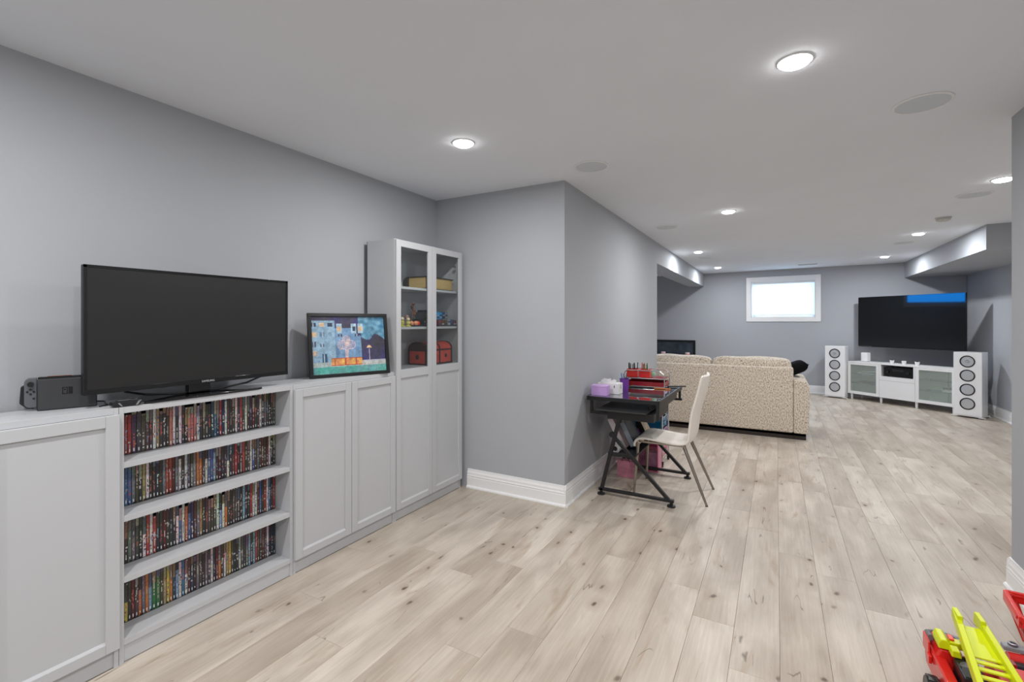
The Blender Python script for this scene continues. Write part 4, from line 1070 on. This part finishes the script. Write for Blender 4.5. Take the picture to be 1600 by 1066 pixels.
MB().box(.0, .36, 0, .20, 0, .012, sw).build('white_shell', t, bevel=.004)
MB().prism([(.02, .0125), (.37, .0125), (.37, .046), (.10, .034)], blackg, 'y', .01, .19).build('black_core', t)
MB().prism([(-.005, .026), (.03, .024), (.37, .047), (.37, .056), (.02, .034)], sw, 'y', 0, .20).build('top_shell', t)
t = thing('game_console', 'small flat black box lying on the bottom left glass shelf', 'disc player', lp(.14, .12, .3086), crz); MB().box(0, .25, 0, .16, 0, .03, blackp).build('body', t, bevel=.003)
t = thing('photo_stand', 'small white photo block with dark print behind the right glass door', 'ornament', lp(1.40, .12, .3086), crz)
MB().box(0, .13, 0, .04, 0, .035, wj).build('base', t, bevel=.002)
m = MB()
for k in range(4): m.lathe([(.0001, 0), (.018, .008), (.016, .03), (.0001, .042)], mat('charcoal_figs', (50, 50, 52), .6), 10, (.02 + k * .028, .02, .0352 + .003 * (k % 2)))
m.build('dark_rosettes', t)
t = thing('set_top_box', 'slim black box on the upper left glass shelf of the media console', 'box', lp(.05, .10, .60), crz)
t.location.z = .4785
bpy.data.objects.remove(t)
# on top of the console
t = thing('smart_speaker', 'upright white rectangular speaker at the left end of the media console', 'speaker', lp(.22, .16, CZ1 + .0005), crz)
MB().box(-.055, .055, -.05, .05, .004, .165, whites).build('cabinet', t, bevel=.012, seg=3); MB().box(-.045, .045, -.042, .042, 0, .0038, greyp).build('base_foot', t)
def pot(x, lab, plant):
    t = thing('mini_pot', lab, 'plant pot', lp(x, .15, CZ1 + .0005), crz, 'small white pots on the media console')
    MB().lathe([(.022, 0), (.024, .003), (.034, .058), (.036, .060), (.032, .058), (.030, .045), (.0001, .045)], glossw, 24).build('pot', t)
    if plant:
        m = MB()
        for k in range(7):
            a = k * .9; m.lathe([(.0001, 0), (.006, .012), (.0001, .034)], mat('succulent', (60, 66, 62), .6), 8, (.014 * math.cos(a), .014 * math.sin(a), .045))
        m.build('succulent', t)
pot(.66, 'left of three small white pots, with a small dark plant', True)
pot(.845, 'middle of three small white pots, empty looking', False)
pot(1.04, 'right of three small white pots, with a small dark plant', True)
# wall television on its arm
tvl = Vector(lp(.02, .25, 0)); t = thing('television', 'large black wall-mounted television above the white media console in the far corner', 'television', lp(.03, .25, 0), crz, rx=0)
TZ0, TZ1, TWd = .965, 1.875, 1.605
MB().box(0, TWd, .003, .04, TZ0, TZ1, blackp).build('housing', t, bevel=.004)
m = MB(); bz = .010
m.box(0, TWd, -.001, .003, TZ1 - bz, TZ1, blackg).box(0, TWd, -.001, .003, TZ0, TZ0 + .016, blackg).box(0, bz, -.001, .003, TZ0 + .016, TZ1 - bz, blackg).box(TWd - bz, TWd, -.001, .003, TZ0 + .016, TZ1 - bz, blackg); m.build('bezel', t)
MB().box(bz, TWd - bz, .0005, .0028, TZ0 + .016, TZ1 - bz, mat('gloss_screen', (14, 17, 20), .04, spec=.9)).build('screen', t)
MB().box(.55, 1.05, .0405, .07, 1.2, 1.65, blackmetal).bar((.8, .07, 1.42), (.735, .62, 1.42), .05, .06, blackmetal).bar((.72, .635, 1.28), (.72, .635, 1.58), .10, .05, blackmetal).build('wall_bracket', t)

# tower speakers
coneM = mat('driver_cone', (196, 198, 202), .3, metal=.3)
surM = mat('driver_surround', (26, 26, 28), .5)
def tower(x, y, rz, lab, hh=.93, w=.32, d=.31):
    t = thing('tower_speaker', lab, 'speaker', (x, y, 0), rz, 'white tower speakers beside the media console')
    body = [(0, .0), (w, 0), (w, d * .6), (w - .03, d), (.03, d), (0, d * .6)]
    MB().prism(body, glossw, 'z', .038, hh + .038).build('cabinet', t, bevel=.006, seg=3)
    MB().box(-.0, w, .01, d - .02, .022, .0375, whites).build('plinth', t, bevel=.003)
    for (fx, fy) in ((-.035, .03), (w + .035, .03), (-.02, d - .05), (w + .02, d - .05)):
        m = MB(); m.box(min(fx, w / 2 + (fx - w / 2) * .6), max(fx, w / 2 + (fx - w / 2) * .6), fy - .018, fy + .018, .014, .0215, whites); m.lathe([(.009, .0005), (.009, .0135)], chrome, 12, (fx + (.012 if fx < 0 else -.012), fy, 0)); m.build('outrigger_foot', t)
    for k in range(4):
        zc = .038 + hh - .135 - k * .208
        r = MB().lathe([(.088, -.001), (.088, .006), (.080, .008), (.074, .006), (.072, .001)], surM, 40, (w / 2, 0, zc), 'y', cap=False).build('driver', t)
        if k == 0:
            MB().lathe([(.072, .001), (.045, -.0005), (.030, .004), (.028, .002), (.012, -.0002), (.008, .004), (.0001, .005)], coneM, 40, (w / 2, 0, zc), 'y').build('cone', r)
            m = MB()
            for q in range(10):
                a = q * 2 * math.pi / 10; m.bar((w / 2 + .012 * math.cos(a), -.004, zc + .012 * math.sin(a)), (w / 2 + .027 * math.cos(a), -.004, zc + .027 * math.sin(a)), .002, .003, silverp)
            m.build('tweeter_fins', r)
        else:
            MB().lathe([(.072, .001), (.06, .0025), (.03, .005), (.0001, .006)], coneM, 40, (w / 2, 0, zc), 'y').build('cone', r)
    return t
tower(.80, 10.66, R(-22), 'white tower speaker with four drivers left of the media console')
tower(2.325, 9.44, R(-33), 'white tower speaker with four drivers at the right end of the media console')

# ------------------------------------------------------------------ toys bottom right
t = thing('toy_fire_truck', 'red plastic toy fire truck with a lime yellow ladder at the bottom right', 'toy truck', (.622, 2.475, 0))
# local: y backwards (negative toward camera), x across -.10..+.10
m = MB(); m.prism([(-.45, .05), (-.02, .05), (0, .08), (0, .125), (-.03, .145), (-.45, .145)], redp, 'x', -.10, -.062)
m.box(-.062, .062, -.45, -.05, .05, .10, redp); m.prism([(-.45, .05), (-.11, .05), (-.09, .08), (-.11, .165), (-.17, .19), (-.45, .19)], orangep, 'x', .045, .128); m.build('chassis', t, bevel=.008, seg=3)
m = MB(); m.box(.09, .127, -.26, -.185, .191, .205, redp).box(.07, .125, -.14, -.108, .172, .192, dredp); m.build('side_block', t, bevel=.003)
# cab
m = MB(); m.prism([(-.098, .10), (-.002, .10), (.0, .12), (-.018, .175), (-.082, .175), (-.10, .12)], redp, 'y', -.13, -.005); m.build('cab', t, bevel=.008, seg=3)
m = MB(); m.tube([(-.092, -.06, .175), (-.094, -.012, .168), (-.075, .012, .16), (-.05, .018, .16), (-.025, .012, .16), (-.006, -.012, .168), (-.004, -.04, .172)], .010, silverp, 12); m.tube([(-.075, .018, .12), (-.05, .024, .12), (-.02, .018, .12)], .012, silverp, 12); m.build('front_guard', t)
MB().prism([(-.08, .1755), (-.072, .182), (-.028, .182), (-.02, .1755)], mat('toy_windshield', (76, 76, 80), .2), 'y', -.055, -.018).build('windshield', t, bevel=.002)
m = MB(); m.box(-.108, -.101, -.09, -.01, .11, .17, redp).box(-.112, -.101, -.115, -.085, .10, .13, redp); m.build('mirror', t, bevel=.003)
m = MB(); m.prism([(-.088, .18), (-.05, .18), (-.05, .20), (-.062, .215), (-.08, .215), (-.088, .20)], yelp, 'y', -.135, -.055)
m.box(-.05, -.005, -.12, -.085, .182, .206, yelp).prism([(-.06, .18), (-.03, .18), (-.035, .205), (-.058, .205)], yelp, 'y', -.175, -.136); m.build('water_cannon', t, bevel=.004, seg=3)
MB().box(-.052, -.036, -.112, -.078, .2065, .214, orangep).build('button', t, bevel=.003)
m = MB(); m.box(-.055, .015, -.28, -.165, .101, .178, blackp).box(-.045, -.01, -.155, -.137, .11, .175, blackp); m.build('engine_block', t, bevel=.008, seg=3)
m = MB(); m.tube([(-.05, -.16, .182), (-.03, -.168, .19), (-.012, -.160, .18)], .004, chrome, 8); m.build('chrome_pipe', t)
def wheel(x, y):
    w_ = MB(); w_.lathe([(.050, 0), (.055, .006), (.055, .032), (.050, .038)], blackp, 28, (x, y, .0555), 'x')
    for k in range(14):
        a = k * 2 * math.pi / 14; w_.box(x + .004, x + .034, y + .054 * math.cos(a) - .004, y + .054 * math.cos(a) + .004, .0555 + .052 * math.sin(a) - .003, .0555 + .052 * math.sin(a) + .003, blackp)
    o = w_.build('wheel', t)
    s_ = -1 if x < 0 else 1
    MB().lathe([(.026, -.004), (.026, .042), (.012, .044)] if s_ > 0 else [(.012, -.006), (.026, -.004), (.026, .04)], yelp, 20, (x, y, .0555), 'x').build('hub', o)
wheel(-.141, -.22); wheel(.088, -.24); wheel(-.141, -.40); wheel(.088, -.40)
# ladder
def ladder_pt(f, side): # f 0 (base, near camera) .. 1 (tip)
    x = (-.045 if side < 0 else .072) * (1 - f) + (-.022 if side < 0 else .040) * f
    return Vector((x, -.43 + f * .375, .212 + .080 * f))
for s_ in (-1, 1):
    a, b_ = ladder_pt(0, s_), ladder_pt(1, s_)
    m = MB(); m.bar(a, b_, .019, .040, yelp); m.build('ladder_rail', t, bevel=.003)
m = MB(); 
def slab(f0, f1, dz=-.006):
    a, b_, c, d = ladder_pt(f0, -1), ladder_pt(f0, 1), ladder_pt(f1, 1), ladder_pt(f1, -1); q = Vector((0, 0, dz)); h = Vector((0, 0, -.005))
    b0 = len(m.v); m.v += [tuple(p + q) for p in (a, b_, c, d)] + [tuple(p + q + h) for p in (a, b_, c, d)]
    for fc in ((0, 1, 2, 3), (7, 6, 5, 4), (0, 4, 5, 1), (1, 5, 6, 2), (2, 6, 7, 3), (3, 7, 4, 0)): m.face([b0 + i for i in fc], yelp)
slab(.50, .86)
m.build('ladder_plate', t)
for f in (.02, .12, .22, .31, .39, .455):
    m = MB(); slab(f, f + .035, 0.0); m.build('ladder_rung', t)
for s_ in (-1, 1):
    a = ladder_pt(.98, s_); MB().box(a.x - .008, a.x + .008, a.y - .06, a.y + .008, a.z - .01, a.z + .022, yelp).build('ladder_hook', t, bevel=.003)

t = thing('toy_vehicle', 'red toy vehicle with a grey top bar between fire truck and basket', 'toy vehicle', (.758, 2.455, 0), R(2))
m = MB(); m.box(.0, .28, -.20, .0, .04, .125, mat('toy_mauve', (120, 92, 118), .4)); m.build('body', t, bevel=.01, seg=3)
MB().lathe([(.022, 0), (.022, .28)], redp, 20, (0, .0, .150), 'x').build('roll_bar', t)
MB().box(-.0, .28, -.05, -.022, .126, .155, darkgp).build('window_band', t, bevel=.003)
MB().box(-.01, .28, .002, .035, .172, .192, mat('toy_steel', (150, 152, 156), .35)).build('top_bar', t, bevel=.006)
MB().lathe([(.014, .1925), (.014, .200), (.008, .2005), (.008, .196)], silverp, 18, (.02, .018, 0)).build('bolt', t)
for x in (.04, .22):
    MB().lathe([(.038, 0), (.042, .004), (.042, .03), (.038, .034)], blackp, 24, (x - .017, -.10, .0425), 'x').build('wheel', t)

# red basket
t = thing('toy_basket', 'red slotted plastic toy shopping basket at the right edge of the frame', 'basket', (.995, 2.625, 0), R(-6))
rb = redp; hx1, hy1, hx0, hy0, hz = .165, .115, .115, .080, .262
zb0 = .10
def bp_(f, x, y, ins=0): # f height fraction
    return Vector((x * ((hx0 + (hx1 - hx0) * f) - ins), y * ((hy0 + (hy1 - hy0) * f) - ins), zb0 + (hz - zb0) * f))
m = MB()
for (ax, n_) in (('x', 13), ('y', 9)):
    for s_ in (-1, 1):
        for k in range(n_):
            v = -1 + 2 * k / (n_ - 1)
            a, b_ = (bp_(0, v, s_), bp_(1, v, s_)) if ax == 'x' else (bp_(0, s_, v), bp_(1, s_, v))
            m.bar(a, b_, .008 if ax == 'y' else .011, .008, rb)
m.build('side_slats', t)
m = MB()
for f in (0, .55, .98):
    for (c0_, c1_) in (((-1, -1), (1, -1)), ((1, -1), (1, 1)), ((1, 1), (-1, 1)), ((-1, 1), (-1, -1))):
        m.bar(bp_(f, *c0_), bp_(f, *c1_), .016 if f > .9 else .008, .045 if f > .9 else .012, rb)
m.build('rim_bands', t, bevel=.004)
MB().box(-hx0, hx0, -hy0, hy0, zb0 - .004, zb0, rb).build('basket_floor', t)
m = MB(); m.tube([tuple(bp_(1, *q) + Vector((0, 0, .004))) for q in ((-1, -.8), (-1, .8), (-.85, 1), (.85, 1), (1, .8), (1, -.8), (.85, -1), (-.85, -1), (-1, -.8))], .011, rb, 10); m.build('rolled_rim', t)
for (x, y) in ((-.10, -.07), (.10, -.07), (-.10, .07), (.10, .07)):
    m = MB(); m.tube([(x, y, zb0 - .004), (x * 1.15, y * 1.15, .05)], .007, greyp, 8); m.build('leg', t)
    MB().lathe([(.020, -.008), (.025, -.006), (.025, .006), (.020, .008)], blackp, 18, (x * 1.15, y * 1.15, .0255), 'x').build('wheel', t)
